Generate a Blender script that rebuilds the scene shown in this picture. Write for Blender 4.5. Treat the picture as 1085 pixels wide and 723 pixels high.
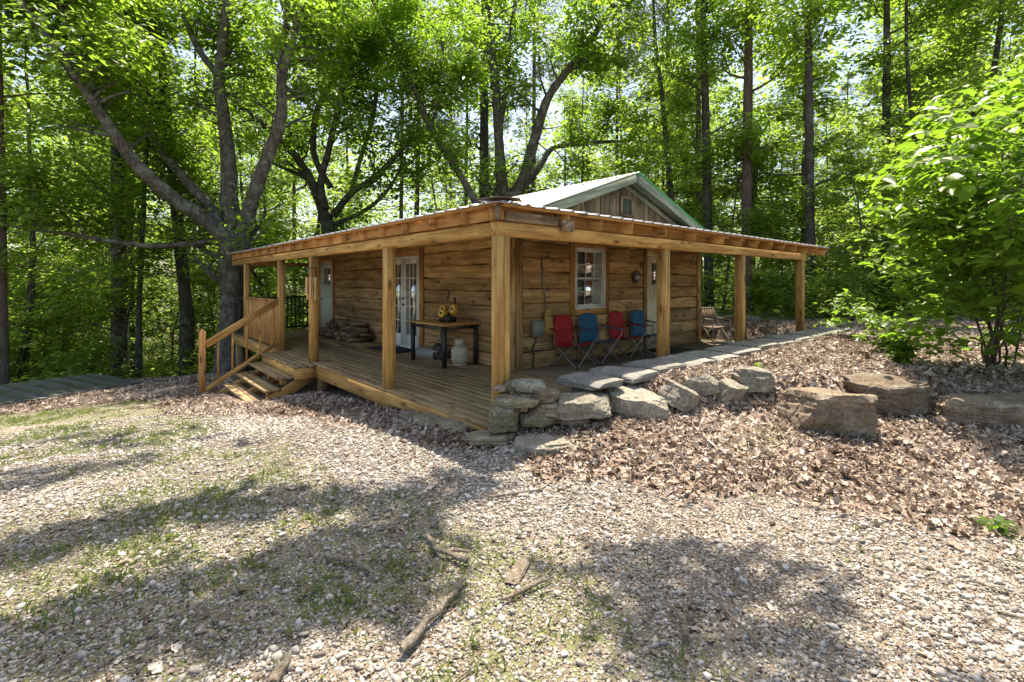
import bpy, bmesh, math, random
import numpy as np
from mathutils import Vector, Matrix, noise as mnoise

for o in list(bpy.data.objects): bpy.data.objects.remove(o)
sc = bpy.context.scene
COL = sc.collection
R = math.radians

# ------------------------------------------------------------------ camera
CAM = np.array([-3.113, -3.776, 1.5]); YAW = 0.718; FPX = 513.0; CX = 542.5; HY = 298.6
SN, CS = math.sin(YAW), math.cos(YAW)
cam = bpy.data.cameras.new('camera'); camo = bpy.data.objects.new('camera', cam); COL.objects.link(camo)
camo.location = CAM; camo.rotation_euler = (R(90), 0, -YAW)
cam.sensor_width = 36; cam.lens = FPX / 1085 * 36; cam.shift_y = -(361.5 - HY) / 1085
cam.clip_end = 1000; cam.clip_start = 0.05
sc.camera = camo

# ------------------------------------------------------------------ light
SUN_EL, SUN_AZ = R(70), R(45)
w = bpy.data.worlds.new('World'); sc.world = w; w.use_nodes = True
nt = w.node_tree; bg = nt.nodes['Background']
sky = nt.nodes.new('ShaderNodeTexSky'); sky.sky_type = 'NISHITA'; sky.sun_disc = False
sky.sun_elevation = SUN_EL; sky.sun_rotation = SUN_AZ; sky.dust_density = 2.0; sky.air_density = 1.0
nt.links.new(sky.outputs[0], bg.inputs[0]); bg.inputs[1].default_value = 0.13
sl = bpy.data.lights.new('sun', 'SUN'); sl.energy = 4.3; sl.angle = R(0.53); sl.color = (1, .955, .88)
so = bpy.data.objects.new('sun', sl); COL.objects.link(so)
sd = Vector((math.cos(SUN_EL) * math.sin(SUN_AZ), math.cos(SUN_EL) * math.cos(SUN_AZ), math.sin(SUN_EL)))
so.rotation_euler = sd.to_track_quat('Z', 'Y').to_euler(); so.location = (0, 0, 30)
vs = sc.view_settings
vs.view_transform = 'Standard'; vs.look = 'None'; vs.exposure = 1.36; vs.gamma = 1; vs.use_white_balance = True; vs.white_balance_temperature = 7350; vs.white_balance_tint = 10; vs.use_curve_mapping = False
cy = sc.cycles
cy.max_bounces = 10; cy.diffuse_bounces = 6; cy.glossy_bounces = 2; cy.transmission_bounces = 8; cy.transparent_max_bounces = 6
cy.use_denoising = True; cy.sample_clamp_indirect = 6; cy.caustics_reflective = False; cy.caustics_refractive = False

# ------------------------------------------------------------------ helpers
def ray(px, py):
    r = (px - CX) / FPX; u = -(py - HY) / FPX
    return np.array([SN + CS * r, CS - SN * r, u])
def at(px, py, F): return CAM + ray(px, py) * F
def sstep(a, b, x):
    t = np.clip((np.asarray(x, float) - a) / (b - a), 0, 1); return t * t * (3 - 2 * t)
def tag(o, label=None, cat=None, group=None, kind=None):
    if label: o['label'] = label
    if cat: o['category'] = cat
    if group: o['group'] = group
    if kind: o['kind'] = kind
    return o
def empty(name, loc=(0, 0, 0), rz=0):
    o = bpy.data.objects.new(name, None); COL.objects.link(o); o.location = loc; o.rotation_euler = (0, 0, rz)
    o.empty_display_size = .2; return o
def copy_tree(o, parent=None):
    c = o.copy(); COL.objects.link(c)
    if parent is not None: c.parent = parent
    for ch in [k for k in bpy.data.objects if k.parent == o]: copy_tree(ch, c)
    return c
def mesh_np(name, V, faces_loops, sizes, mat, parent=None, attrs=None, smooth=False, link=True):
    """fast mesh: V (n,3), flat loop index array, per-face sizes"""
    me = bpy.data.meshes.new(name)
    V = np.asarray(V, np.float32); L = np.asarray(faces_loops, np.int32); S = np.asarray(sizes, np.int32)
    me.vertices.add(len(V)); me.vertices.foreach_set('co', V.ravel())
    me.loops.add(len(L)); me.loops.foreach_set('vertex_index', L)
    me.polygons.add(len(S)); st = np.zeros(len(S), np.int32); st[1:] = np.cumsum(S)[:-1]
    me.polygons.foreach_set('loop_start', st); me.polygons.foreach_set('loop_total', S)
    if smooth: me.polygons.foreach_set('use_smooth', np.ones(len(S), bool))
    for k, a in (attrs or {}).items():
        a = np.asarray(a, np.float32)
        if a.ndim == 2: at_ = me.attributes.new(k, 'FLOAT_VECTOR', 'POINT'); at_.data.foreach_set('vector', a.ravel())
        else: at_ = me.attributes.new(k, 'FLOAT', 'POINT'); at_.data.foreach_set('value', a)
    me.update(calc_edges=True); me.validate()
    if mat: me.materials.append(mat)
    if not link: return me
    o = bpy.data.objects.new(name, me); COL.objects.link(o)
    if parent is not None: o.parent = parent
    return o

class MB:
    """collects solid pieces; every vertex carries gc (grain coordinate along the piece) and rnd (tone of the piece)"""
    def __init__(s, seed=0): s.v = []; s.f = []; s.g = []; s.r = []; s.rng = random.Random(seed + 11)
    def add(s, verts, faces, gc=None, rnd=None):
        b = len(s.v); s.v += [tuple(p) for p in verts]
        s.f += [tuple(i + b for i in f) for f in faces]
        rnd = s.rng.random() if rnd is None else rnd
        off = s.rng.random() * 50
        gc = gc or verts
        s.g += [(g[0] + off, g[1] + off, g[2] + off * .7) for g in gc]; s.r += [rnd] * len(verts)
    def bar(s, a, b, wd, ht, up=(0, 0, 1), bev=.004, rnd=None):
        """rectangular timber from a to b (centre line), width wd (sideways), height ht (along up)"""
        a, b = Vector(a), Vector(b); d = (b - a); L = d.length; d.normalize(); up = Vector(up)
        if abs(d.dot(up)) > .98: up = Vector((0, 1, 0))
        sd_ = d.cross(up).normalized(); up = sd_.cross(d).normalized()
        bv = min(bev, wd * .3, ht * .3)
        prof = [(-wd/2+bv, -ht/2), (wd/2-bv, -ht/2), (wd/2, -ht/2+bv), (wd/2, ht/2-bv), (wd/2-bv, ht/2), (-wd/2+bv, ht/2), (-wd/2, ht/2-bv), (-wd/2, -ht/2+bv)]
        V = []; G = []
        for t in (0, L):
            for x, y in prof: V.append(a + d*t + sd_*x + up*y); G.append((t, x, y))
        F = [tuple((i, (i+1) % 8, (i+1) % 8 + 8, i + 8)) for i in range(8)] + [tuple(range(7, -1, -1)), tuple(range(8, 16))]
        s.add(V, F, G, rnd)
    def box(s, lo, hi, axis=0, bev=.004, rnd=None):
        lo, hi = Vector(lo), Vector(hi); c = (lo + hi) / 2; e = hi - lo
        if axis == 0: s.bar((lo.x, c.y, c.z), (hi.x, c.y, c.z), e.y, e.z, bev=bev, rnd=rnd)
        elif axis == 1: s.bar((c.x, lo.y, c.z), (c.x, hi.y, c.z), e.x, e.z, bev=bev, rnd=rnd)
        else: s.bar((c.x, c.y, lo.z), (c.x, c.y, hi.z), e.x, e.y, up=(0, 1, 0), bev=bev, rnd=rnd)
    def tube(s, pts, rad, n=8, cap=True, rnd=None, lump=0):
        pts = [Vector(p) for p in pts]; rad = rad if hasattr(rad, '__len__') else [rad] * len(pts)
        V = []; G = []; L = 0; ref = None
        for i, p in enumerate(pts):
            d = (pts[min(i+1, len(pts)-1)] - pts[max(i-1, 0)]).normalized()
            if ref is None: ref = Vector((0, 0, 1)) if abs(d.z) < .9 else Vector((1, 0, 0))
            x = d.cross(ref).normalized(); y = x.cross(d).normalized(); ref = y
            if i: L += (p - pts[i-1]).length
            for k in range(n):
                a = 2*math.pi*k/n; e_ = x*math.cos(a) + y*math.sin(a); q_ = rad[i]*(1+lump*(mnoise.noise((p+e_*rad[i])*2.2/max(rad[i]*4, .25))+.6*mnoise.noise((p+e_*rad[i])*7/max(rad[i]*4, .25)))) if lump else rad[i]; V.append(p + e_*q_); G.append((L, math.cos(a)*rad[i], math.sin(a)*rad[i]))
        F = []
        for i in range(len(pts)-1):
            for k in range(n): F.append((i*n+k, i*n+(k+1) % n, (i+1)*n+(k+1) % n, (i+1)*n+k))
        if cap: F.append(tuple(range(n-1, -1, -1))); F.append(tuple(range((len(pts)-1)*n, len(pts)*n)))
        s.add(V, F, G, rnd)
    def lathe(s, prof, c=(0, 0, 0), n=20, rnd=None):
        V = []; F = []
        for r_, z in prof:
            for k in range(n):
                a = 2*math.pi*k/n; V.append((c[0]+r_*math.cos(a), c[1]+r_*math.sin(a), c[2]+z))
        for i in range(len(prof)-1):
            for k in range(n): F.append((i*n+k, i*n+(k+1) % n, (i+1)*n+(k+1) % n, (i+1)*n+k))
        F.append(tuple(range(n-1, -1, -1))); F.append(tuple(range((len(prof)-1)*n, len(prof)*n)))
        s.add(V, F, None, rnd)
    def build(s, name, mat, parent=None, smooth=False, off=(0, 0, 0)):
        V = np.array(s.v, np.float32) - np.array(off, np.float32)
        L = [i for f in s.f for i in f]; S = [len(f) for f in s.f]
        o = mesh_np(name, V, L, S, mat, parent, dict(gc=np.array(s.g), rnd=np.array(s.r)))
        if smooth:
            me = o.data; me.polygons.foreach_set('use_smooth', np.ones(len(S), bool))
            try: me.set_sharp_from_angle(angle=R(40))
            except Exception: pass
        return o

# ------------------------------------------------------------------ materials
def mat_new(name):
    m = bpy.data.materials.new(name); m.use_nodes = True; t = m.node_tree
    b = t.nodes['Principled BSDF']; return m, t, b
def nd(t, typ, **kw):
    n = t.nodes.new(typ)
    for k, v in kw.items():
        if k.startswith('i_'):
            key = k[2:]; n.inputs[int(key) if key.isdigit() else key].default_value = v
        else: setattr(n, k, v)
    return n
def ramp(t, src, stops, interp='LINEAR'):
    r_ = nd(t, 'ShaderNodeValToRGB'); cr = r_.color_ramp; cr.interpolation = interp
    while len(cr.elements) < len(stops): cr.elements.new(.5)
    for e, (p, c) in zip(cr.elements, stops): e.position = p; e.color = (*c, 1) if len(c) == 3 else c
    t.links.new(src, r_.inputs[0]); return r_.outputs[0]
def mixc(t, fac, a, b, mode='MIX'):
    m = nd(t, 'ShaderNodeMix', data_type='RGBA', blend_type=mode)
    for i, v in ((0, fac), (6, a), (7, b)):
        if hasattr(v, 'is_linked'): t.links.new(v, m.inputs[i])
        else: m.inputs[i].default_value = v if i == 0 else ((*v, 1) if len(v) == 3 else v)
    return m.outputs[2]
def mathn(t, op, a, b=None):
    m = nd(t, 'ShaderNodeMath', operation=op)
    for i, v in ((0, a), (1, b)):
        if v is None: continue
        if hasattr(v, 'is_linked'): t.links.new(v, m.inputs[i])
        else: m.inputs[i].default_value = v
    return m.outputs[0]
def attr(t, name): return nd(t, 'ShaderNodeAttribute', attribute_name=name)
def bump(t, b, h, strength=.5, dist=.01):
    bp = nd(t, 'ShaderNodeBump'); bp.inputs['Strength'].default_value = strength; bp.inputs['Distance'].default_value = dist
    t.links.new(h, bp.inputs['Height']); t.links.new(bp.outputs[0], b.inputs['Normal']); return bp
def wood(name, lo, hi, stain=None, stain_amt=.5, rough=.75, knots=True, tone=.25):
    m, t, b = mat_new(name); gc = attr(t, 'gc'); rn = attr(t, 'rnd')
    mp = nd(t, 'ShaderNodeMapping'); mp.inputs['Scale'].default_value = (1.0, 17, 17); t.links.new(gc.outputs['Vector'], mp.inputs[0])
    n1 = nd(t, 'ShaderNodeTexNoise', i_Scale=1.0, i_Detail=5.0, i_Roughness=.6, i_Distortion=.6); t.links.new(mp.outputs[0], n1.inputs['Vector'])
    col = ramp(t, n1.outputs[0], [(.36, lo), (.64, hi)])
    mp2 = nd(t, 'ShaderNodeMapping'); mp2.inputs['Scale'].default_value = (1.2, 4, 4); t.links.new(gc.outputs['Vector'], mp2.inputs[0])
    n2 = nd(t, 'ShaderNodeTexNoise', i_Scale=1.3, i_Detail=4.0, i_Roughness=.65); t.links.new(mp2.outputs[0], n2.inputs['Vector'])
    if stain:
        f = ramp(t, n2.outputs[0], [(.46, (0, 0, 0)), (.62, (stain_amt,)*3)])
        col = mixc(t, f, col, stain)
    if knots:
        mp3 = nd(t, 'ShaderNodeMapping'); mp3.inputs['Scale'].default_value = (2.2, 7, 7); t.links.new(gc.outputs['Vector'], mp3.inputs[0])
        vo = nd(t, 'ShaderNodeTexVoronoi', i_Scale=1.0); t.links.new(mp3.outputs[0], vo.inputs['Vector'])
        k = ramp(t, vo.outputs['Distance'], [(.09, (1, 1, 1)), (.24, (0, 0, 0))])
        col = mixc(t, mathn(t, 'MULTIPLY', k, .9), col, tuple(c*.35 for c in lo))
    mp4 = nd(t, 'ShaderNodeMapping'); mp4.inputs['Scale'].default_value = (.7, 42, 42); t.links.new(gc.outputs['Vector'], mp4.inputs[0])
    n4 = nd(t, 'ShaderNodeTexNoise', i_Scale=1.0, i_Detail=2.0, i_Roughness=.5); t.links.new(mp4.outputs[0], n4.inputs['Vector'])
    col = mixc(t, ramp(t, n4.outputs[0], [(.64, (0, 0, 0)), (.70, (.6,)*3)]), col, tuple(c*.3 for c in lo))
    tn = mathn(t, 'ADD', mathn(t, 'MULTIPLY', rn.outputs['Fac'], tone*2), 1-tone)
    cmb = nd(t, 'ShaderNodeCombineColor')
    for i in range(3): t.links.new(tn, cmb.inputs[i])
    col = mixc(t, 1.0, col, cmb.outputs[0], 'MULTIPLY')
    t.links.new(col, b.inputs['Base Color']); b.inputs['Roughness'].default_value = rough
    b.inputs['Specular IOR Level'].default_value = .25
    bump(t, b, n1.outputs[0], .35, .004)
    return m
def plain(name, col, rough=.5, metal=0, spec=.5, var=.0, scale=8):
    m, t, b = mat_new(name)
    b.inputs['Roughness'].default_value = rough; b.inputs['Metallic'].default_value = metal; b.inputs['Specular IOR Level'].default_value = spec
    tc = nd(t, 'ShaderNodeTexCoord'); n = nd(t, 'ShaderNodeTexNoise', i_Scale=scale, i_Detail=5.0, i_Roughness=.65); t.links.new(tc.outputs['Object'], n.inputs['Vector'])
    v = var or .12
    t.links.new(ramp(t, n.outputs[0], [(.3, tuple(c*(1-v) for c in col)), (.7, tuple(min(1, c*(1+v)) for c in col))]), b.inputs['Base Color'])
    bump(t, b, n.outputs[0], .08, .01)
    return m
M = {}
M['pine_new'] = wood('fresh_pine', (.38, .185, .055), (.70, .42, .14), stain=(.27, .125, .042), stain_amt=.5, tone=.14)
M['pine_orange'] = wood('orange_pine', (.43, .195, .06), (.64, .34, .12), stain=(.27, .12, .045), stain_amt=.5, tone=.2)
M['deck'] = wood('deck_wood', (.27, .185, .092), (.41, .29, .15), stain=(.18, .125, .065), stain_amt=.6, tone=.14)
M['siding'] = wood('rough_siding', (.35, .20, .085), (.62, .40, .185), stain=(.19, .105, .045), stain_amt=.6, tone=.34, rough=.85)
M['weathered'] = wood('weathered_boards', (.17, .12, .075), (.35, .26, .165), stain=(.07, .048, .03), stain_amt=.7, tone=.3, rough=.9)
M['barge'] = wood('grey_green_board', (.16, .19, .14), (.28, .31, .235), stain=(.12, .12, .09), stain_amt=.5, knots=False, rough=.7)
M['firewood'] = wood('split_log_wood', (.17, .115, .07), (.42, .30, .19), stain=(.08, .055, .04), stain_amt=.6, tone=.45, rough=.9)
M['white_paint'] = plain('white_paint', (.74, .74, .70), .4)
M['cream_paint'] = plain('cream_paint', (.72, .63, .42), .4)
M['sage_paint'] = plain('pale_paint', (.55, .58, .50), .45)
M['dark_metal'] = plain('black_metal', (.018, .022, .02), .45)
M['black'] = plain('black_plastic_and_rail_shade', (.015, .015, .015), .5)
M['alu'] = plain('grey_tube_metal', (.25, .25, .245), .4, .6)
M['red'] = plain('red_nylon', (.42, .018, .022), .8, var=.2, scale=14)
M['blue'] = plain('blue_nylon', (.018, .11, .21), .8, var=.2, scale=14)
M['yellow'] = plain('yellow_plastic', (.62, .36, .03), .4)
M['tank'] = plain('painted_steel_tank', (.44, .40, .30), .4, var=.15)
M['boxgrey'] = plain('grey_box_paint', (.22, .23, .20), .5)
M['straw'] = plain('straw', (.40, .25, .07), .9, var=.35, scale=40)
M['bamboo'] = plain('bamboo', (.62, .40, .18), .5, var=.2)
M['greytrim'] = plain('green_painted_metal', (.05, .23, .09), .35, var=.15)
M['tubgrey'] = plain('grey_plastic', (.3, .29, .26), .6)
M['mat'] = plain('dark_mat', (.02, .018, .016), .95, var=.3, scale=60)
M['vent_dark'] = plain('painted_dark_pane', (.05, .065, .05), .8)
M['bulb'] = plain('white_glass_bulb', (.8, .8, .78), .2)
M['wicker'] = plain('brown_slat', (.16, .095, .06), .7)
M['curtain'] = plain('dark_red_cloth', (.16, .03, .05), .9, var=.4, scale=14)
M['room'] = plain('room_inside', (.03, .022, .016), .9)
M['capmetal'] = plain('rusty_cap_metal', (.13, .085, .055), .7, var=.3)
def roofmat():
    m, t, b = mat_new('galvanised_and_glare_roof'); tc = nd(t, 'ShaderNodeTexCoord')
    n = nd(t, 'ShaderNodeTexNoise', i_Scale=2.5, i_Detail=6.0, i_Roughness=.7); t.links.new(tc.outputs['Object'], n.inputs['Vector'])
    t.links.new(ramp(t, n.outputs[0], [(.3, (.42, .43, .43)), (.7, (.62, .63, .63))]), b.inputs['Base Color'])  # pale grey of galvanised porch sheets; also paints sky glare on the main roof
    b.inputs['Metallic'].default_value = .35; b.inputs['Roughness'].default_value = .42
    return m
M['roof'] = roofmat()
def sheetmat():
    m, t, b = mat_new('old_roof_sheet'); tc = nd(t, 'ShaderNodeTexCoord')
    n = nd(t, 'ShaderNodeTexNoise', i_Scale=2.0, i_Detail=7.0, i_Roughness=.7); t.links.new(tc.outputs['Object'], n.inputs['Vector'])
    t.links.new(ramp(t, n.outputs[0], [(.35, (.04, .045, .042)), (.52, (.085, .095, .088)), (.66, (.07, .055, .038))]), b.inputs['Base Color'])
    b.inputs['Metallic'].default_value = .2; b.inputs['Roughness'].default_value = .5
    return m
M['sheet'] = sheetmat()
def glassmat():
    m = bpy.data.materials.new('window_glass'); m.use_nodes = True; t = m.node_tree; t.nodes.clear()
    out = nd(t, 'ShaderNodeOutputMaterial'); mx = nd(t, 'ShaderNodeMixShader'); fr = nd(t, 'ShaderNodeFresnel', i_IOR=1.6)
    tr = nd(t, 'ShaderNodeBsdfTransparent'); tr.inputs[0].default_value = (.75, .8, .78, 1); gl = nd(t, 'ShaderNodeBsdfGlossy'); gl.inputs['Roughness'].default_value = .015
    t.links.new(mathn(t, 'ADD', fr.outputs[0], .03), mx.inputs[0]); t.links.new(tr.outputs[0], mx.inputs[1]); t.links.new(gl.outputs[0], mx.inputs[2]); t.links.new(mx.outputs[0], out.inputs[0])
    return m
M['glass'] = glassmat()
def leafmat(name, c1, c2, tr1, tr2, spec=.35, trans=.5, rough=.45):
    m = bpy.data.materials.new(name); m.use_nodes = True; t = m.node_tree; b = t.nodes['Principled BSDF']; out = t.nodes['Material Output']
    rn = attr(t, 'rnd'); oi = nd(t, 'ShaderNodeObjectInfo')
    f = mathn(t, 'ADD', mathn(t, 'MULTIPLY', rn.outputs['Fac'], .7), mathn(t, 'MULTIPLY', oi.outputs['Random'], .3))
    ca = ramp(t, f, [(.1, c1), (.9, c2)]); cb = ramp(t, f, [(.1, tr1), (.9, tr2)])
    t.links.new(ca, b.inputs['Base Color']); b.inputs['Roughness'].default_value = rough; b.inputs['Specular IOR Level'].default_value = spec
    tl = nd(t, 'ShaderNodeBsdfTranslucent'); t.links.new(cb, tl.inputs[0])
    mx = nd(t, 'ShaderNodeMixShader'); mx.inputs[0].default_value = trans
    t.links.new(b.outputs[0], mx.inputs[1]); t.links.new(tl.outputs[0], mx.inputs[2]); t.links.new(mx.outputs[0], out.inputs[0])
    return m
M['leaf'] = leafmat('broad_leaf', (.045, .085, .012), (.11, .16, .022), (.21, .40, .03), (.42, .60, .06), spec=.5, rough=.38, trans=.6)
M['leaf_far'] = leafmat('far_leaf', (.05, .09, .018), (.12, .17, .03), (.23, .42, .04), (.47, .61, .085), spec=.5, rough=.38, trans=.6)
M['leaf_near'] = leafmat('bright_leaf', (.06, .12, .014), (.12, .19, .03), (.20, .42, .025), (.38, .58, .05), spec=.5, rough=.38)
M['needle'] = leafmat('pine_needles', (.03, .06, .015), (.07, .10, .025), (.07, .13, .02), (.16, .22, .04), trans=.35)
M['grass'] = leafmat('grass_blade', (.06, .11, .02), (.13, .16, .04), (.16, .28, .03), (.34, .40, .08), trans=.4)
def barkmat(name, lo, hi, lich=(.34, .36, .29), amt=.5, sc_=9):
    m, t, b = mat_new(name); tc = nd(t, 'ShaderNodeTexCoord')
    mp = nd(t, 'ShaderNodeMapping'); mp.inputs['Scale'].default_value = (1, 1, .22); t.links.new(tc.outputs['Object'], mp.inputs[0])
    n = nd(t, 'ShaderNodeTexNoise', i_Scale=sc_*2.2, i_Detail=6.0, i_Roughness=.7, i_Distortion=.8); t.links.new(mp.outputs[0], n.inputs['Vector'])
    c = ramp(t, n.outputs[0], [(.36, lo), (.66, hi)])
    n2 = nd(t, 'ShaderNodeTexNoise', i_Scale=3.5, i_Detail=5.0, i_Roughness=.7); t.links.new(tc.outputs['Object'], n2.inputs['Vector'])
    c = mixc(t, ramp(t, n2.outputs[0], [(.48, (0, 0, 0)), (.66, (amt,)*3)]), c, lich)
    t.links.new(c, b.inputs['Base Color']); b.inputs['Roughness'].default_value = .95; b.inputs['Specular IOR Level'].default_value = .1
    bump(t, b, n.outputs[0], .9, .04); return m
M['bark'] = barkmat('oak_bark', (.04, .033, .027), (.15, .13, .108), amt=.45)
M['bark_dark'] = barkmat('dark_bark', (.03, .026, .022), (.11, .095, .08), amt=.25)
M['bark_pine'] = barkmat('pine_bark', (.06, .042, .033), (.18, .135, .105), lich=(.2, .18, .15), amt=.3)
M['stick'] = barkmat('dead_stick', (.15, .115, .085), (.42, .35, .27), amt=.4, sc_=20)
def rockmat(name, lo, hi, moss=.35, mosscol=(.13, .14, .06)):
    m, t, b = mat_new(name); tc = nd(t, 'ShaderNodeTexCoord'); rn = nd(t, 'ShaderNodeObjectInfo')
    n = nd(t, 'ShaderNodeTexNoise', i_Scale=4.5, i_Detail=8.0, i_Roughness=.68); t.links.new(tc.outputs['Object'], n.inputs['Vector'])
    c = ramp(t, n.outputs[0], [(.3, lo), (.7, hi)])
    n3 = nd(t, 'ShaderNodeTexNoise', i_Scale=2.2, i_Detail=4.0, i_Roughness=.6); t.links.new(tc.outputs['Object'], n3.inputs['Vector'])
    c = mixc(t, ramp(t, n3.outputs[0], [(.5, (0, 0, 0)), (.68, (moss,)*3)]), c, mosscol)
    n4 = nd(t, 'ShaderNodeTexNoise', i_Scale=3.1, i_Detail=6.0, i_Roughness=.7); t.links.new(tc.outputs['Generated'], n4.inputs['Vector'])
    c = mixc(t, ramp(t, n4.outputs[0], [(.52, (0, 0, 0)), (.66, (.35,)*3)]), c, (.5, .49, .45))
    n5 = nd(t, 'ShaderNodeTexNoise', i_Scale=38.0, i_Detail=5.0, i_Roughness=.75); t.links.new(tc.outputs['Object'], n5.inputs['Vector'])
    c = mixc(t, 1.0, c, ramp(t, n5.outputs[0], [(.34, (.55,)*3), (.62, (1.12,)*3)]), 'MULTIPLY')
    hv = nd(t, 'ShaderNodeHueSaturation'); t.links.new(c, hv.inputs['Color']); t.links.new(mathn(t, 'ADD', mathn(t, 'MULTIPLY', rn.outputs['Random'], .4), .8), hv.inputs['Value'])
    t.links.new(hv.outputs[0], b.inputs['Base Color']); b.inputs['Roughness'].default_value = .9; b.inputs['Specular IOR Level'].default_value = .2
    mu = nd(t, 'ShaderNodeTexMusgrave') if hasattr(bpy.types, 'ShaderNodeTexMusgrave') else nd(t, 'ShaderNodeTexNoise', i_Scale=14.0, i_Detail=8.0)
    if mu.bl_idname == 'ShaderNodeTexNoise': t.links.new(tc.outputs['Object'], mu.inputs['Vector'])
    bump(t, b, mu.outputs[0], .6, .03); return m
M['rock'] = rockmat('grey_sandstone', (.17, .15, .115), (.38, .345, .28))
M['rock_brown'] = rockmat('brown_sandstone', (.125, .09, .062), (.30, .235, .17), moss=.25)
M['rock_moss'] = rockmat('mossy_sandstone', (.15, .13, .085), (.32, .27, .18), moss=.6)
M['flag'] = rockmat('flagstone', (.18, .175, .16), (.36, .345, .31), moss=.15, mosscol=(.2, .2, .13))
M['slab'] = plain('packed_floor', (.20, .15, .095), .9, var=.25, scale=4)

# ------------------------------------------------------------------ terrain
def vnoise(x, y, s, seed=0):
    """cheap value noise, vectorised, 0..1"""
    x = np.asarray(x)*s + seed*17.3; y = np.asarray(y)*s + seed*7.7
    xi = np.floor(x).astype(np.int64); yi = np.floor(y).astype(np.int64); fx = x-xi; fy = y-yi
    fx = fx*fx*(3-2*fx); fy = fy*fy*(3-2*fy)
    def h(a, b):
        n = (a*374761393 + b*668265263 + seed*1274126177) & 0x7fffffff
        n = ((n ^ (n >> 13))*1274126177) & 0x7fffffff
        return ((n ^ (n >> 16)) & 0xffff)/65535.
    return (h(xi, yi)*(1-fx)+h(xi+1, yi)*fx)*(1-fy)+(h(xi, yi+1)*(1-fx)+h(xi+1, yi+1)*fx)*fy
def fbm(x, y, s, seed=0, o=4):
    r_ = 0; a = .5
    for k in range(o): r_ = r_ + a*vnoise(x, y, s*2**k, seed+k); a *= .5
    return r_/(1-.5**o)
def zt(X, Y):
    X = np.asarray(X, float); Y = np.asarray(Y, float)
    yy = np.log1p(np.exp((Y-.6)*2.5))/2.5
    a = -.07-.096*np.minimum(yy, 13) - .16*np.maximum(yy-13, 0)
    a = a + np.maximum(-6-X, 0)*-.06
    a = np.maximum(a, -5.0)
    s = .62*X+.78*Y
    front = .16*sstep(-1.5, 0, s)*sstep(-.7, .6, X)
    berm = .335*sstep(-.02, .55, s)*sstep(.25, 1.1, X)
    m = 1 - sstep(-.13, -.03, Y)*(1-sstep(9.1, 9.6, X))*sstep(.1, .3, X+1)
    a = a + (front+berm)*np.where(Y > -.13, m, 1.)*(1-sstep(4., 12., Y)*(1-sstep(8.6, 12, X)))
    e = sstep(8.5, 12.5, X)*sstep(.5, 4, Y)
    a = a*(1-e)+(.42+.02*np.maximum(X-12, 0)*0)*e
    far = sstep(14, 26, np.hypot(X-2, Y-2))
    return a + .05*(fbm(X, Y, .5, 3)-.5)*sstep(-3, 3, np.abs(X)+np.abs(Y)) + far*.8*(fbm(X, Y, .12, 9)-.5)
# zones on the ground, in metres on the site
LIT = np.array([(-.2, -.35), (-.34, -.57), (-.39, -1.08), (.09, -1.79), (.59, -2.4), (.81, -3.06), (1.09, -3.75), (2.2, -5.5), (9, -5), (14, 0), (14, 6), (9.3, 6), (9.3, -.1), (.3, -.1)])
LIT2 = np.array([(-2.2, 5.4), (-1.4, 3.4), (-.75, 1.8), (-.6, .5), (-.55, -.35), (-.2, -.35), (.2, .1), (.2, 14), (-2, 14), (-2.2, 8)])
def inpoly(P, X, Y):
    r_ = np.zeros(X.shape, bool); n = len(P)
    for i in range(n):
        x0, y0 = P[i]; x1, y1 = P[(i+1) % n]
        c = ((y0 > Y) != (y1 > Y)) & (X < (x1-x0)*(Y-y0)/((y1-y0) if y1 != y0 else 1e-9)+x0); r_ ^= c
    return r_
def litter_mask(X, Y):
    dx = (fbm(X, Y, 1.6, 21)-.5)*.9; dy = (fbm(X, Y, 1.6, 22)-.5)*.9
    m = inpoly(LIT, X+dx, Y+dy) | inpoly(LIT2, X+dx*.8, Y+dy*.5)
    fr = np.hypot(X-1, Y-1) > 11.5
    return np.where(m | fr | ((X < -1.5) & (Y > 8.2+dx)), 1., 0.)
def green_mask(X, Y):
    g = fbm(X, Y, .9, 31); k = sstep(.47, .62, g + .20*(1-sstep(-2.9, -1.2, X)) - .13*sstep(-2.0, -.6, X))
    far = sstep(3, 7, Y)*(1-litter_mask(X, Y))
    return np.clip(k*.9 + far*.35*sstep(.35, .6, g), 0, 1)
dense = np.arange(-9, 13.01, .1)
out1 = [13+.1*1.28**k*4 for k in range(1, 22)]; out1 = [v for v in out1 if v < 190]
outn = [-9-(v-13) for v in out1]
gx = np.array(sorted(outn)+list(dense)+out1); gx2 = gx.copy()
gX, gY = np.meshgrid(gx, gx2); nx = len(gx)
gZ = zt(gX, gY)
idx = np.arange(nx*nx).reshape(nx, nx)
Q = np.stack([idx[:-1, :-1], idx[:-1, 1:], idx[1:, 1:], idx[1:, :-1]], -1).reshape(-1, 4)
lit = litter_mask(gX, gY); grn = green_mask(gX, gY)
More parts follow.
